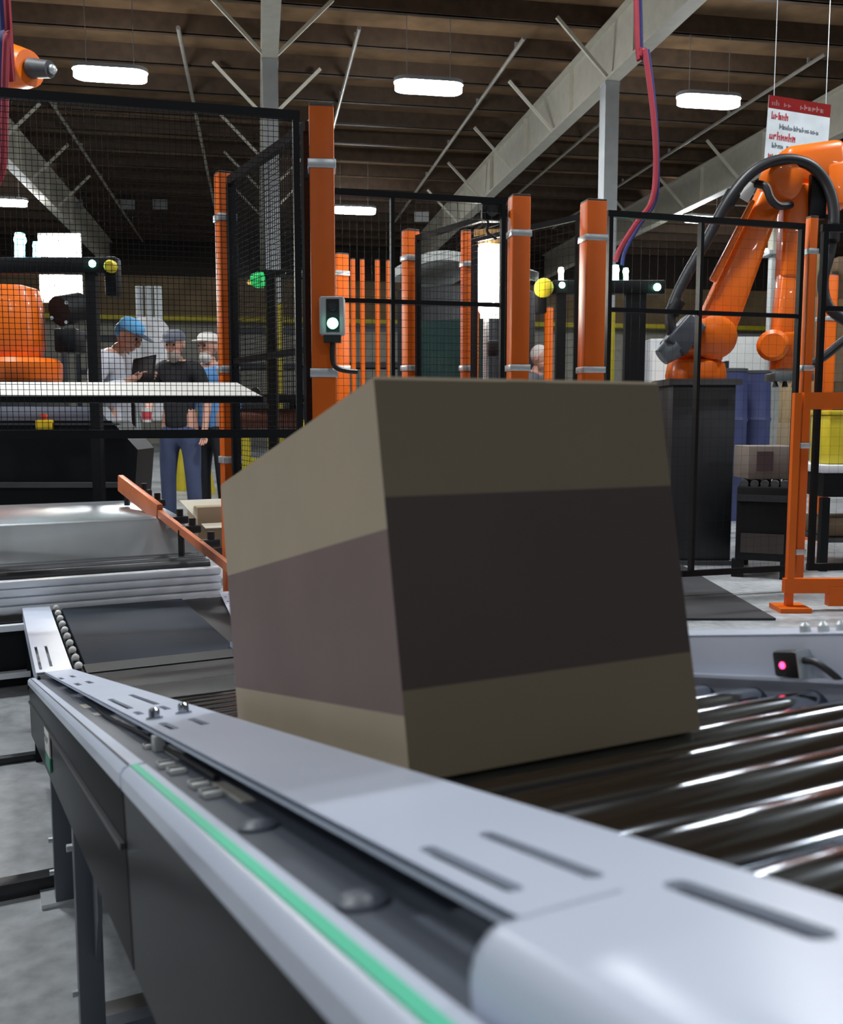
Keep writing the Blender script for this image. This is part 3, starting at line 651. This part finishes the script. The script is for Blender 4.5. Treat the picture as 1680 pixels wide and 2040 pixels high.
for s_x in (-.2, .14): mk('leg', MB().box(q+V3(s_x, .05, .46), (.05, .05, .92)), BLACK, t); mk('bracket', MB().box(q+V3(s_x, .05, 1.0), (.04, .04, .17)), BLACK, t)
# ---- black machine and the left robot
d0 = 5.45; xa, xb = PF(-160, d0, 0), PF(262, d0, 0)
bm_ = thing('black_machine', 'low black machine at left with a yellow emergency stop, below the raised belt', 'machine', (xa+xb)/2)
W = xb[0]-xa[0]; zt = zat(d0, 838)
mk('body', MB().prism([xa, xb-EX*.05, xb+EX*.03+EZ*(zt-.17), xb-EX*.12+EZ*zt, xa+EZ*zt], EY*.34), BLACK, bm_)
mk('lid', MB().prism([xa+V3(0, .0, zt), xb+V3(-.14, 0, zt), xb+V3(-.24, .12, zt+.085), xa+V3(0, .12, zt+.085)], EY*.18), mat('blue_grey', (.06, .075, .10), .35), bm_)
mk('ledge', MB().box((xa+xb)/2+V3(-.05, -.02, .60), (W*.96, .04, .03)), DGREY, bm_)
mk('ledge', MB().box((xa+xb)/2+V3(0, -.02, zt-.02), (W*.9, .03, .012)), DGREY, bm_)
es = PD(89, 846, d0-.03); e_ = thing('emergency_stop', 'yellow emergency stop with a red button on the black machine', 'button', es)
mk('yellow_box', MB().box(es, (.09, .05, .055), bev=.006), mat('signal_yellow', (.75, .50, .01), .4), e_); mk('red_button', MB().loft([(es+EZ*.027, .014), (es+EZ*.045, .014), (es+EZ*.046, .024), (es+EZ*.062, .021)], 14), mat('signal_red', (.6, .05, .01), .4), e_)
def robot_pedestal(q, z, w_, l): 
    t = thing('robot_pedestal', l, 'pedestal', q, 'robot pedestals'); mk('column', MB().box(q+EZ*z/2, (w_, w_, z-.06), bev=.01), DARK, t); mk('top_plate', MB().box(q+EZ*(z-.02), (w_*1.15, w_*1.15, .04)), DGREY, t); mk('base_plate', MB().box(q+EZ*.015, (w_*1.12, w_*1.12, .03)), DGREY, t)
dr = 6.25; rq = PF(45, dr, 0); zr = zat(dr, 762); robot_pedestal(rq, zr, .42, 'dark pedestal under the left robot, hidden behind the black machine')
rb = thing('industrial_robot', 'orange robot at the left edge behind the wide mesh, its arm reaching above', 'robot', rq+EZ*zr)
def rp(x, y, dy=0): return PD(x, y, dr+dy)
c = rq+EZ*zr
mk('base', MB().loft([(c, .25), (c+EZ*.02, .265), (c+EZ*.12, .27), (c+EZ*.155, .24)], 28), ROBOT, rb)
mk('turret', MB().loft([(c+V3(-.05, 0, .15), .19), (c+V3(-.05, 0, .22), .215), (c+V3(-.06, 0, .50), .22), (c+V3(-.07, 0, .60), .20), (c+V3(-.08, 0, .63), .12)], 28), ROBOT, rb)
mo = mk('motor', MB().cyl(rp(118, 620, -.1), rp(160, 612, .05), .10, seg=18).box(rp(140, 680), (.15, .2, .16), bev=.02), BLACK, rb)
for (x, y) in ((103, 633), (132, 642), (132, 603)): mk('cap', MB().cyl(rp(x, y, -.24), rp(x, y, -.16), .012, seg=8), SILVER, mo)
mk('lower_arm', rbar(MB(), rp(-40, 600, .05), rp(-150, 250, .0), .26, .18, .16), ROBOT, rb)
mk('upper_arm', MB().loft([(rp(-190, 170, -.1), .14), (rp(-60, 132, -.35), .155), (rp(20, 134, -.55), .145), (rp(60, 136, -.62), .105)], 22), ROBOT, rb)
mk('elbow', MB().cyl(rp(-160, 230, -.2), rp(-160, 230, .2), .17, seg=22), ROBOT, rb)
mk('tool_flange', MB().cyl(rp(62, 136, -.62), rp(100, 138, -.66), .06, .05, seg=16), DGREY, rb); mk('tool_tip', MB().sph(rp(104, 138, -.66), .028), SILVER, rb)
# ---- scanner arches
def disc_scanner(x, y, d, l, r=.05):
    q = PD(x, y, d); t = thing('disc_scanner', l, 'scanner', q, 'yellow disc scanners'); mk('housing', MB().box(q+V3(-.01, .08, -.05), (.07, .1, .22), bev=.015), BLACK, t)
    mk('yellow_disc', MB().loft([(q+V3(0, .03, 0), r), (q+V3(0, .0, 0), r), (q+V3(0, -.012, 0), r*.7)], 20), YELLOW, t); return t
def arch(xl, xr_, y, d, th, l, posts, leds):
    a, b = PD(xl, y, d), PD(xr_, y, d); b[2] = a[2]; t = thing('scanner_arch', l, 'frame', V3((a[0]+b[0])/2, a[1], 0), 'black scanner arches')
    mk('crossbeam', MB().box((a+b)/2, (b[0]-a[0], .09, th), bev=.008), BLACK, t)
    for x, w_ in posts:
        p = PF(x, d, 0); mk('post', MB().box(V3(p[0], a[1], (a[2]-th/2)/2), (w_, .07, a[2]-th/2)), BLACK, t); mk('foot_plate', MB().box(V3(p[0], a[1], .008), (w_*2.2, .15, .016)), BLACK, t)
    for x, yy, r, m_ in leds:
        q = PD(x, yy, d)-EY*.048; z0 = q+EY*.004
        if abs(q[2]-a[2]) > th*.5: q = q+EY*.048; mk('status_light', MB().cyl(V3(q[0], a[1], a[2]+th/2), q+EZ*r, r*.8, seg=12).sph(q, r), m_, t)
        else: mk('status_light', MB().sph(q, r), m_, t)
    return a
arch(-160, 214, 530, 5.2, .085, 'black scanner arch at left in front of the orange robot', ((182, .052), (-150, .052)), ((190, 528, .02, GLED), (40, 478, .034, CLED), (72, 490, .02, CLED)))
disc_scanner(219, 530, 5.15, 'yellow disc scanner on the right end of the left black arch', .035)
arch(1100, 1322, 573, 6.0, .085, 'black scanner arch beside the right grey column', ((1266, .13), (1118, .06)), ((1118, 570, .02, GLED), (1306, 574, .024, GLED), (1247, 541, .02, GLED), (1226, 538, .028, CLED), (1118, 540, .02, CLIGHT)))
disc_scanner(1084, 573, 5.95, 'yellow disc scanner on the left end of the right black arch', .062)
a = arch(520, 604, 545, 4.9, .03, 'small black arch with a green beacon behind the narrow mesh', ((541, .045),), ())
q = PD(514, 558, 4.85); t = thing('green_beacon', 'green beacon on the small arch left of the tall post', 'beacon', q)
mk('dome', MB().loft([(q-EX*.035, .030), (q, .042), (q+EX*.03, .040), (q+EX*.036, .025)], 16), mat('beacon_green', (.03, .6, .15), .3, emit=.35), t); mk('bracket', MB().box(q+V3(.03, .045, .02), (.05, .05, .03)), BLACK, t); mk('amber_tip', MB().sph(q-EX*.045-EZ*.012, .012), mat('amber', (.9, .5, .1), .3, emit=.5), t)
# ---- bright lights in the cells
q = PD(118, 533, 8.2); t = thing('cell_light', 'bright white light panel behind the left robot and black arch', 'light', V3(q[0], q[1], 0))
mk('panel', MB().box(q+EX*.0, (.34, .05, .54), bev=.04), CLIGHT, t); mk('back_plate', MB().box(q+EY*.04, (.38, .03, .60)), GREYP, t); mk('stand', MB().box(V3(q[0], q[1]+.04, q[2]/2-.15), (.05, .03, q[2]-.3)), DARK, t)
q = PD(970, 558, 5.8); t = thing('light_stand', 'vertical glowing cell light on a thin grey pole left of an orange post', 'light', V3(q[0], q[1], 0))
mk('tube', MB().loft([(q-EZ*.215, .03), (q-EZ*.19, .05), (q+EZ*.19, .058), (q+EZ*.215, .045)], 18), CLIGHT, t)
mk('reflector', MB().box(q+V3(.03, .07, 0), (.13, .02, .46)), mat('pale_reflector', (.5, .5, .46), .4), t)
mk('pole', MB().cyl(V3(q[0], q[1]+.03, 0), q+V3(0, .03, -.19), .018, seg=10), SILVER, t); mk('foot', MB().loft([(V3(q[0], q[1]+.03, 0), .17), (V3(q[0], q[1]+.03, .02), .17), (V3(q[0], q[1]+.03, .05), .04)], 20), DARK, t)
mk('top_bracket', MB().box(q+EZ*.26, (.16, .06, .09)).box(q+V3(0, .05, .20), (.04, .03, .12)), mat('brass_brown', (.36, .22, .07), .5), t); mk('junction_box', MB().box(q+V3(.08, .03, -.42), (.13, .08, .10), bev=.01), BLACK, t)
mk('cable', MB().tube([q+V3(.02, 0, .30), q+V3(-.03, -.03, .38), q+V3(.05, -.03, .42), q+V3(.09, 0, .33)], .006, 6), RUBBER, t)
q = PD(980, 424, 4.69); t = thing('vision_camera', 'black camera box mounted high beside the orange post by the vertical light', 'camera', q)
mk('housing', MB().box(q, (.105, .08, .085), bev=.01), BLACK, t); mk('lens', MB().cyl(q+V3(-.0, -.04, .0), q+V3(0, -.06, 0), .028, seg=14), DGREY, t); mk('bracket', MB().box(q+V3(.06, .0, 0), (.03, .03, .03)), BLACK, t); mk('cable', MB().tube([q+V3(0, .04, 0), q+V3(-.02, .05, -.08), q+V3(.03, .05, -.12)], .007, 6), RUBBER, t)
# ---- button box on the tall post
pb, ph_, pw = POST['P1']; q = PD(656, 623, 3.2); q = V3(q[0], pb[1]-pw/2-.038, q[2])
t = thing('button_box', 'pale grey push button box with a lit green button on the tall orange post', 'button box', q)
mk('enclosure', MB().box(q, (.088, .056, .135), bev=.008), GREYP, t); mk('black_plate', MB().box(q+V3(.004, -.029, 0), (.046, .003, .115)), RUBBER, t)
mk('black_button', MB().cyl(q+V3(.004, -.03, .03), q+V3(.004, -.042, .03), .014, seg=16), DARK, t); mk('green_button', MB().cyl(q+V3(.004, -.03, -.028), q+V3(.004, -.044, -.028), .017, seg=16), GLED, t)
mk('ring', MB().cyl(q+V3(.004, -.03, -.028), q+V3(.004, -.036, -.028), .021, seg=16), SILVER, t)
mk('gland', MB().box(q+V3(0, 0, -.08), (.06, .04, .026)), RUBBER, t)
mk('cable', MB().tube([q+V3(0, 0, -.085), q+V3(-.002, 0, -.14), q+V3(.006, .0, -.175), q+V3(.035, .01, -.19), q+V3(.085, .03, -.195)], .009, 8), RUBBER, t)
# ---- right robot
dr = 6.4; bq = PF(1384, dr, 0); zr = zat(dr, 758); robot_pedestal(bq, zr, .42, 'dark pedestal under the right robot behind the big carton')
c = bq+EZ*zr
rb = thing('industrial_robot', 'orange robot at right with two long arms and a black hose looped over its elbow', 'robot', c)
mk('base', MB().loft([(c, .20), (c+EZ*.03, .205), (c+EZ*.11, .19), (c+EZ*.135, .15)], 26), ROBOT, rb)
tu = mk('turret', rbar(MB(), rp(1378, 722), rp(1402, 640), .36, .30, .30, bev=.06), ROBOT, rb)
mk('shoulder', MB().loft([(rp(1424, 672, -.24), .11), (rp(1424, 672, -.22), .145), (rp(1424, 672, .14), .15), (rp(1424, 672, .18), .12)], 26), ROBOT, rb)
mk('motor', rbar(MB(), rp(1338, 698, -.22), rp(1385, 640, -.20), .17, .15, .16, bev=.02), mat('motor_grey', (.045, .05, .065), .4), rb)
mk('motor_cap', MB().cyl(rp(1318, 712, -.22), rp(1345, 690, -.22), .06, .085, seg=16), mat('cap_grey', (.14, .17, .2), .4), rb)
mk('lower_arm', rbar(MB(), rp(1418, 670, -.06), rp(1545, 362, -.06), .27, .17, .15, bev=.04), ROBOT, rb)
mk('arm_rib', rbar(MB(), rp(1420, 560, -.16), rp(1500, 400, -.16), .05, .03, .05, bev=.012), ROBOT, rb)
mk('white_plate', MB().bar(rp(1482, 398, -.19), rp(1500, 366, -.19), .07, .012, EY), WHITE, rb)
mk('elbow', MB().loft([(rp(1556, 362, -.2), .10), (rp(1556, 362, -.18), .14), (rp(1556, 362, .12), .15), (rp(1556, 362, .16), .12)], 24), ROBOT, rb)
mk('elbow_housing', rbar(MB(), rp(1550, 345, .05), rp(1672, 330, .08), .30, .32, .30, bev=.07), ROBOT, rb)
mk('elbow_cover', rbar(MB(), rp(1655, 330, .02), rp(1668, 420, .02), .16, .10, .2, bev=.03), ROBOT, rb)
mk('black_cover', MB().box(rp(1629, 392, -.14), (.11, .06, .30), bev=.01), BLACK, rb)
mk('forearm', rbar(MB(), rp(1588, 370, -.04), rp(1572, 560, -.04), .20, .155, .16, bev=.03), ROBOT, rb)
mk('forearm_tube', rbar(MB(), rp(1574, 530, -.04), rp(1556, 690, -.04), .15, .14, .14, bev=.035), ROBOT, rb)
wr = mk('wrist', MB().loft([(rp(1540, 688, -.17), .08), (rp(1540, 688, -.15), .105), (rp(1544, 688, .06), .105), (rp(1544, 688, .08), .08)], 22).box(rp(1572, 690, -.04), (.16, .16, .19), bev=.03), ROBOT, rb)
mk('tool_flange', MB().cyl(rp(1560, 714, -.04), rp(1559, 738, -.04), .085, seg=18), ROBOT, rb)
gp = mk('gripper', MB().box(rp(1572, 752, -.04), (.26, .22, .055), bev=.006), mat('gripper_grey', (.09, .11, .12), .4), rb)
for k in range(4): mk('suction_cup', MB().loft([(rp(1545+k*19, 760, -.1), .012), (rp(1545+k*19, 771, -.1), .022)], 10), RUBBER, gp)
hs = mk('hose', MB().tube([rp(1340, 665, -.24), rp(1336, 625, -.24), rp(1362, 560, -.24), rp(1412, 472, -.24), rp(1452, 398, -.26), rp(1500, 342, -.26), rp(1556, 318, -.24), rp(1612, 328, -.22), rp(1648, 368, -.2), rp(1662, 425, -.2), rp(1654, 500, -.2), rp(1640, 560, -.2), rp(1652, 612, -.2), rp(1700, 648, -.2), rp(1760, 690, -.2)], .036, 12, 6), RUBBER, rb)
for (x, y, x2, y2) in ((1338, 625, 1352, 600), (1448, 408, 1462, 384), (1660, 448, 1657, 480)): mk('hose_clamp', MB().cyl(rp(x, y, -.24), rp(x2, y2, -.24), .05, seg=14), BLACK, hs)
mk('cable', MB().tube([rp(1506, 366, -.2), rp(1526, 372, -.24), rp(1536, 396, -.24), rp(1552, 410, -.22), rp(1576, 408, -.16)], .026, 10, 6), RUBBER, rb)
mk('lower_hose', MB().tube([rp(1600, 735, -.2), rp(1640, 712, -.22), rp(1690, 672, -.22), rp(1740, 640, -.2)], .03, 10), RUBBER, rb)
# ---- hanging sign
TL, TR, BR, BL = [PD(x, y, 8.4) for x, y in ((1533, 189), (1656, 209), (1649, 352), (1522, 338))]
ex = TR-TL; ez = BL-TL; nn = nrm(np.cross(ez, ex)); nn = nn if nn[1] < 0 else -nn
def sp(u, v, o=0): return TL+ex*u+ez*v+nn*o
def rect(m, u0, u1, v0, v1, o, th=.002): return m.prism([sp(u0, v0, o), sp(u1, v0, o), sp(u1, v1, o), sp(u0, v1, o)], nn*th)
t = thing('hanging_sign', 'white hanging sign with a red header above the right robot', 'sign', TL)
mk('board', rect(MB(), 0, 1, 0, 1, -.012, .012), mat('sign_white', (.50, .54, .57), .7, spec=.2), t); mk('red_header', rect(MB(), 0, 1, 0, .17, .0), mat('sign_red', (.17, .010, .010), .8, spec=.1), t)
def script_line(u0, u1, v, h, n, seed):
    rnd = random.Random(seed); m = MB(); wd = (u1-u0)/n
    for k in range(n):
        x0 = u0+wd*k
        if rnd.random() < .12: continue
        hh = h*rnd.choice((.6, .7, 1)); rect(m, x0, x0+wd*.30, v+h-hh, v+h, .002, .001); rect(m, x0+wd*.3, x0+wd*.78, v+h*rnd.choice((.35, .5, .8)), v+h*rnd.choice((.6, .7, .98)), .002, .001)
        if rnd.random() < .6: rect(m, x0+wd*.55, x0+wd*.8, v+h*.4, v+h, .002, .001)
    return m
SR = mat('sign_text_red', (.36, .04, .05), .7, spec=.1); SK = mat('sign_text_black', (.04, .06, .08), .5)
mk('header_text', script_line(.05, .9, .055, .075, 13, 1), mat('header_dark', (.16, .015, .012), .5), t)
for (u0, u1, v, h, n, m_, sd_) in ((.06, .34, .21, .10, 5, SR, 12), (.20, .84, .36, .07, 14, SK, 3), (.05, .48, .47, .11, 7, SR, 15), (.10, .62, .62, .07, 11, SK, 5), (.05, .40, .74, .11, 6, SR, 9), (.12, .7, .88, .06, 11, SK, 8)):
    mk('lettering', script_line(u0, u1, v, h, n, sd_), m_, t)
for u in (.08, .92): p = sp(u, 0, -.006); mk('wire', MB().cyl(p, V3(p[0], p[1], ROOF-.01), .004, seg=6), SILVER, t)
# ---- hoses hanging from the roof
RED = mat('hose_red', (.26, .03, .045), .6, spec=.15); BLUE = mat('hose_blue', (.03, .035, .13), .6, spec=.15)
def hose(pts, d, m_, l, r=.018):
    P = [PD(x, y, d) for x, y in pts]; P = [V3(P[0][0]-.1, P[0][1], ROOF-.02)]+P
    solo('air_hose', MB().tube(P, r, 8, 5), m_, l, 'hose', P[0], 'air hoses')
hose([(1268, 0), (1285, 100), (1302, 230), (1307, 330), (1299, 400), (1268, 445), (1238, 492), (1226, 520)], 6.05, RED, 'red air hose hanging right of the right grey column')
hose([(1276, 0), (1291, 100), (1306, 225), (1311, 330), (1306, 400), (1275, 447), (1246, 500), (1240, 528)], 6.12, BLUE, 'dark blue air hose hanging close beside the red one at right', .013)
hose([(14, 0), (14, 60), (11, 140), (9, 240), (4, 340), (-30, 400)], 4.4, RED, 'red air hose at the left picture edge above the raised mesh')
hose([(3, 0), (4, 60), (3, 140), (3, 240), (0, 330), (-30, 380)], 4.5, BLUE, 'dark blue air hose at the left picture edge above the raised mesh', .022)
# ---- added dark conveyor and clutter right of the big carton
a, b = PF(1474, 5.72, 0), PF(1584, 5.6, 0); dx = nrm(b-a); W = np.linalg.norm(b-a); ny = np.cross(EZ, dx); R = np.array([dx, ny, EZ]).T; c = (a+b)/2+ny*.3
t = thing('filler_conveyor', 'black conveyor added on the floor to darken the area behind the mesh, right of the big carton', 'conveyor', c)  # invented conveyor, added to darken floor that came out too bright
mk('frame', MB().box(c+EZ*.34, (W, .6, .46), R, .01), BLACK, t)
for k in range(5): mk('roller', MB().cyl(c+dx*(-W/2+.04+k*(W-.08)/4)-ny*.28+EZ*.585, c+dx*(-W/2+.04+k*(W-.08)/4)+ny*.28+EZ*.585, .025, seg=12), DGREY, t)
mk('guard_strip', MB().box(c-ny*.31+EZ*.50, (W, .015, .04), R), DARK, t); mk('guard_strip', MB().box(c-ny*.305+EZ*.22, (W*.8, .015, .12), R), mat('dark_brown', (.035, .028, .026), .6), t)  # upper strip dark steel, lower strip plain dark brown
for s_ in (-1, 1):
    for q_ in (-1, 1): mk('leg', MB().box(c+dx*s_*W*.45+ny*q_*.26+EZ*.056, (.07, .07, .112), R), BLACK, t)
cq = c+dx*(W*.5-.165)-ny*.08+EZ*(.61+.105)
t = carton(cq, (.31, .28, .205), 'grey brown carton with a dark label on the added black conveyor', mat('dull_card', (.17, .14, .12), .8), 'low cartons', False); t.rotation_euler = (0, 0, 0)
mk('label', MB().box(cq+V3(-.055, -.142, .01), (.10, .003, .12)), mat('dull_label', (.07, .04, .045), .6), t)
for k, (x, y, l) in enumerate(((1452, 790, 'left blue drum behind the right robot'), (1500, 782, 'right blue drum behind the right robot'))):
    q = PF(x, 9+k*.4, 0); t = thing('blue_drum', l, 'drum', q, 'blue drums')
    z = zat(9, 742); mk('body', MB().loft([(q, .17), (q+EZ*z*.33, .17), (q+EZ*z*.34, .18), (q+EZ*z*.36, .17), (q+EZ*z*.66, .17), (q+EZ*z*.68, .18), (q+EZ*z*.7, .17), (q+EZ*z, .16)], 18), mat('drum_blue', (.035, .045, .12), .4), t); mk('lid', MB().cyl(q+EZ*z, q+EZ*(z+.03), .165, seg=18), DGREY, t)
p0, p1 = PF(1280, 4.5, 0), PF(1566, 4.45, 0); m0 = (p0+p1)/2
solo('floor_tone', MB().box(m0+V3(.0, 1.1, .006), (p1[0]-p0[0], 2.2, .012)), mat('floor_shade_black', (.03, .03, .034), .7), 'dark sheet standing in for floor shade behind the mesh, under the added black conveyor and robot pedestal', 'shade sheet', m0)  # added dark sheet: shade on the floor painted as its colour
# ------------------------------------------------------------------ people
def skin_mesh(name, pts, rad, edges, m_, parent, sub=2, extra=None, place=None):
    me = bpy.data.meshes.new('tmp'); me.from_pydata([tuple(p) for p in pts], edges, []); o = bpy.data.objects.new('tmp', me); COL.objects.link(o)
    o.modifiers.new('s', 'SKIN'); su = o.modifiers.new('u', 'SUBSURF'); su.levels = sub; su.render_levels = sub
    for k, r in enumerate(rad): me.skin_vertices[0].data[k].radius = (r, r) if not hasattr(r, '__len__') else r
    me.skin_vertices[0].data[0].use_root = True
    bpy.context.view_layer.update(); ev = o.evaluated_get(bpy.context.evaluated_depsgraph_get()); em = ev.to_mesh()
    mb = MB(); mb.bm.from_mesh(em); ev.to_mesh_clear(); bpy.data.objects.remove(o); bpy.data.meshes.remove(me)
    if extra: extra(mb)
    for v in mb.bm.verts: v.co = Vector(place(np.array(v.co)))
    return mk(name, mb, m_, parent, 80)
SKIN = mat('skin', (.50, .27, .20), .5, var=.06)
def person(base, yaw, H, label, shirt, trousers, arms, bow=0, hat=None, hair=None, beard=None, long_sleeve=True, shoe=BLACK):
    t = thing('person', label, 'person', base); k = H/1.75; cy, sy = math.cos(yaw), math.sin(yaw)
    def place(p): p = p*k; return base+V3(p[0]*cy-p[1]*sy, p[0]*sy+p[1]*cy, p[2])
    hc = V3(0, -.035-.10*bow, 1.615-.03*bow); nk = V3(0, -.01-.03*bow, 1.475)
    P = [V3(0, 0, .96), V3(0, -.005, 1.14), V3(0, -.01-.01*bow, 1.32), V3(0, -.0-.02*bow, 1.42), nk, nk*.4+hc*.6-EZ*.01]; r = [(.125, .10), (.12, .095), (.135, .10), (.10, .085), .05, .05]; E = [(0, 1), (1, 2), (2, 3), (3, 4), (4, 5)]
    hands = []
    for sgn, (el, wr_) in zip((-1, 1), arms):
        i0 = len(P); sh = V3(sgn*.165, 0, 1.405); el = np.array(el, float); wr_ = np.array(wr_, float); d = nrm(wr_-el); pal = wr_+d*.05; mid = wr_+d*.09
        P += [sh, el, wr_, pal, mid]; r += [.06, .042, .027, .026, .022]; E += [(3, i0), (i0, i0+1), (i0+1, i0+2), (i0+2, i0+3), (i0+3, i0+4)]
        sd_ = nrm(np.cross(d, EY if abs(d[1]) < .8 else EZ)); cu = nrm(np.cross(sd_, d)); cu = cu if cu[1] < 0 or abs(d[1]) > .8 else -cu
        for f, (o_, ln) in enumerate(((-.027, .055), (-.009, .066), (.009, .062), (.026, .048))):
            j = len(P); a_ = mid+sd_*o_+d*.012; b_ = a_+d*ln*.5+cu*.010; c_ = b_+d*ln*.4+cu*.022
            P += [a_, b_, c_]; r += [.0095, .0088, .0075]; E += [(i0+4, j), (j, j+1), (j+1, j+2)]
        j = len(P); P += [pal-sd_*.03*sgn, pal-sd_*.045*sgn+d*.035+cu*.012]; r += [.011, .009]; E += [(i0+3, j), (j, j+1)]; hands.append(place(mid))
    for sgn in (-1, 1):
        i0 = len(P); P += [V3(sgn*.095, 0, .90), V3(sgn*.11, -.015, .50), V3(sgn*.12, .02, .10), V3(sgn*.135, -.15, .045)]; r += [.085, .056, .036, .03]; E += [(0, i0), (i0, i0+1), (i0+1, i0+2), (i0+2, i0+3)]
    pitch = .55*bow; cp_, sp_ = math.cos(pitch), math.sin(pitch); RH = np.array([[1, 0, 0], [0, cp_, -sp_], [0, sp_, cp_]])
    def hp(x, y, z): return hc+RH@V3(x, y, z)
    def head(mb):
        mb.sph(hp(0, 0, .015), (.076, .096, .105), RH, 20, 14); mb.sph(hp(0, -.03, -.055), (.056, .06, .06), RH, 16, 10)
        mb.sph(hp(0, -.098, -.018), (.014, .022, .026), RH, 10, 8)
        for s_ in (-1, 1): mb.sph(hp(s_*.077, .008, -.005), (.012, .022, .032), RH, 10, 8)
        mb.sph(hp(0, -.083, -.068), (.026, .010, .009), RH, 10, 6)
    body = skin_mesh('body', P, r, E, SKIN, t, 2, head, place)
    for s_ in (-1, 1): mk('eye', MB().sph(place(hp(s_*.030, -.084, .012)), .011*k, u=10, v=8), RUBBER, body)
    n = len(P)
    SP_ = [P[0]-EZ*.10, P[0], P[1], P[2], P[3], P[4]+EZ*.005]; sr = [(.15, .125), (.148, .122), (.145, .12), (.158, .122), (.142, .118), .074]; SE = [(0, 1), (1, 2), (2, 3), (3, 4), (4, 5)]
    for sgn, (el, wr_) in zip((-1, 1), arms):
        i0 = len(SP_); el = np.array(el, float); wr_ = np.array(wr_, float); sh = V3(sgn*.165, 0, 1.405)
        if long_sleeve: SP_ += [sh, el, wr_-nrm(wr_-el)*.02]; sr += [.080, .060, .044]; SE += [(4, i0), (i0, i0+1), (i0+1, i0+2)]
        else: SP_ += [sh, sh*.3+el*.7]; sr += [.080, .062]; SE += [(4, i0), (i0, i0+1)]
    skin_mesh('shirt', SP_, sr, SE, shirt, t, 2, None, place)
    TP = [V3(0, 0, .97), V3(0, 0, .90)]; tr = [(.135, .115), (.13, .115)]; TE = [(0, 1)]
    for sgn in (-1, 1): i0 = len(TP); TP += [V3(sgn*.10, 0, .82), V3(sgn*.112, -.012, .50), V3(sgn*.122, .018, .09)]; tr += [.098, .072, .062]; TE += [(1, i0), (i0, i0+1), (i0+1, i0+2)]
    skin_mesh('trousers', TP, tr, TE, trousers, t, 2, None, place)
    for sgn in (-1, 1):
        mb = MB().sph(V3(sgn*.13, -.07, .045), (.05, .14, .045), u=16, v=10)
        for v in mb.bm.verts: v.co = Vector(place(np.array(v.co)))
        mk('shoe', mb, shoe, t)
    def hpart(name, fn, m_):
        mb = MB(); fn(mb)
        for v in mb.bm.verts: v.co = Vector(place(np.array(v.co)))
        return mk(name, mb, m_, t, 60)
    if hat: 
        h = hpart('cap', lambda mb: mb.loft([(hp(0, .005, .045), .097), (hp(0, .005, .085), .094), (hp(0, .005, .112), .075), (hp(0, .008, .126), .045)], 20), hat[0])
        hpart('cap_peak', lambda mb: mb.sph(hp(0, -.115, .052), (.07, .075, .010), RH, 16, 8), hat[1])
        hpart('cap_back', lambda mb: mb.sph(hp(0, .035, .015), (.080, .078, .075), RH, 16, 10), hat[0] if hat[2] else (hair or RUBBER))
    elif hair: hpart('hair', lambda mb: mb.sph(hp(0, .018, .035), (.081, .092, .098), RH, 18, 12), hair)
    if beard: hpart('beard', lambda mb: mb.sph(hp(0, -.045, -.085), (.054, .055, .062), RH, 16, 10), beard)
    return t, hands
hang = (((-.25, .02, 1.14), (-.25, -.06, .90)), ((.25, .02, 1.14), (.25, -.06, .90)))
hold = (((-.25, .03, 1.14), (-.10, -.19, 1.25)), ((.25, .03, 1.14), (.10, -.19, 1.25)))
b1_ = PF(228, 6.9, 0)
_, hd = person(b1_, math.radians(78), 1.76, 'person in a blue cap and pale grey shirt looking down at a black tablet', mat('shirt_grey', (.48, .50, .56), .8, bump=.3), mat('trousers_grey', (.20, .20, .22), .8), hold, 1.0, (mat('cap_blue', (.10, .34, .62), .7), mat('peak_navy', (.03, .05, .09), .6), True))
tq = (np.array(hd[0])+np.array(hd[1]))/2; tb_ = thing('tablet', 'black tablet held by the man in the blue cap', 'tablet', tq)
RT = frame(nrm(V3(-.35, -.85, .40)), (1, 0, 0)); tq = tq+V3(.0, -.05, .03)
mk('case', MB().box(tq, (.20, .25, .012), RT, .004), BLACK, tb_); mk('screen', MB().box(tq+RT[:, 2]*.007, (.17, .22, .002), RT), mat('screen', (.008, .009, .011), .4, spec=.2), tb_)
b2_ = PF(358, 8.0, 0); JEAN = mat('jeans', (.055, .075, .15), .85, bump=.3)
_, hd = person(b2_, math.radians(-8), 1.75, 'bearded person in a black shirt, blue jeans and dark cap, facing the camera', mat('shirt_black', (.008, .009, .012), .85), JEAN, (((-.26, -.02, 1.13), (-.17, -.24, 1.02)), hang[1]), .35, (mat('cap_dark', (.10, .11, .14), .7), mat('peak_navy', (0, 0, 0)), False), mat('grey_hair', (.35, .34, .32), .8), mat('grey_beard', (.32, .29, .26), .9), False)
cq = np.array(hd[0])+V3(0, -.05, .03); t = thing('paper_cup', 'white paper cup with a red side in the hand of the man in jeans', 'cup', cq); mk('cup', MB().loft([(cq-EZ*.06, .032), (cq+EZ*.06, .042)], 16), WHITE, t); mk('red_sleeve', MB().loft([(cq-EZ*.035, .0365), (cq+EZ*.025, .0405)], 16), mat('sleeve_red', (.5, .06, .08), .6), t)
b3_ = PF(424, 8.3, 0)
person(b3_, math.radians(-25), 1.75, 'person in a bright blue shirt and pale cap, half behind an orange fence post', mat('shirt_blue', (.13, .32, .66), .8), mat('trousers_black', (.012, .013, .018), .8), hang, .1, (mat('cap_pale', (.62, .60, .56), .7), mat('cap_pale', (0, 0, 0)), False), mat('grey_hair', (0, 0, 0)), mat('white_beard', (.6, .58, .55), .9))
b4_ = PF(1063, 9.3, 0)
person(b4_, math.radians(60), 1.72, 'bald person in a grey shirt, head showing right of an orange post', mat('shirt_dark', (.10, .10, .12), .8), mat('trousers_black', (0, 0, 0)), hang, .3, None, mat('white_hair', (.62, .55, .52), .8))
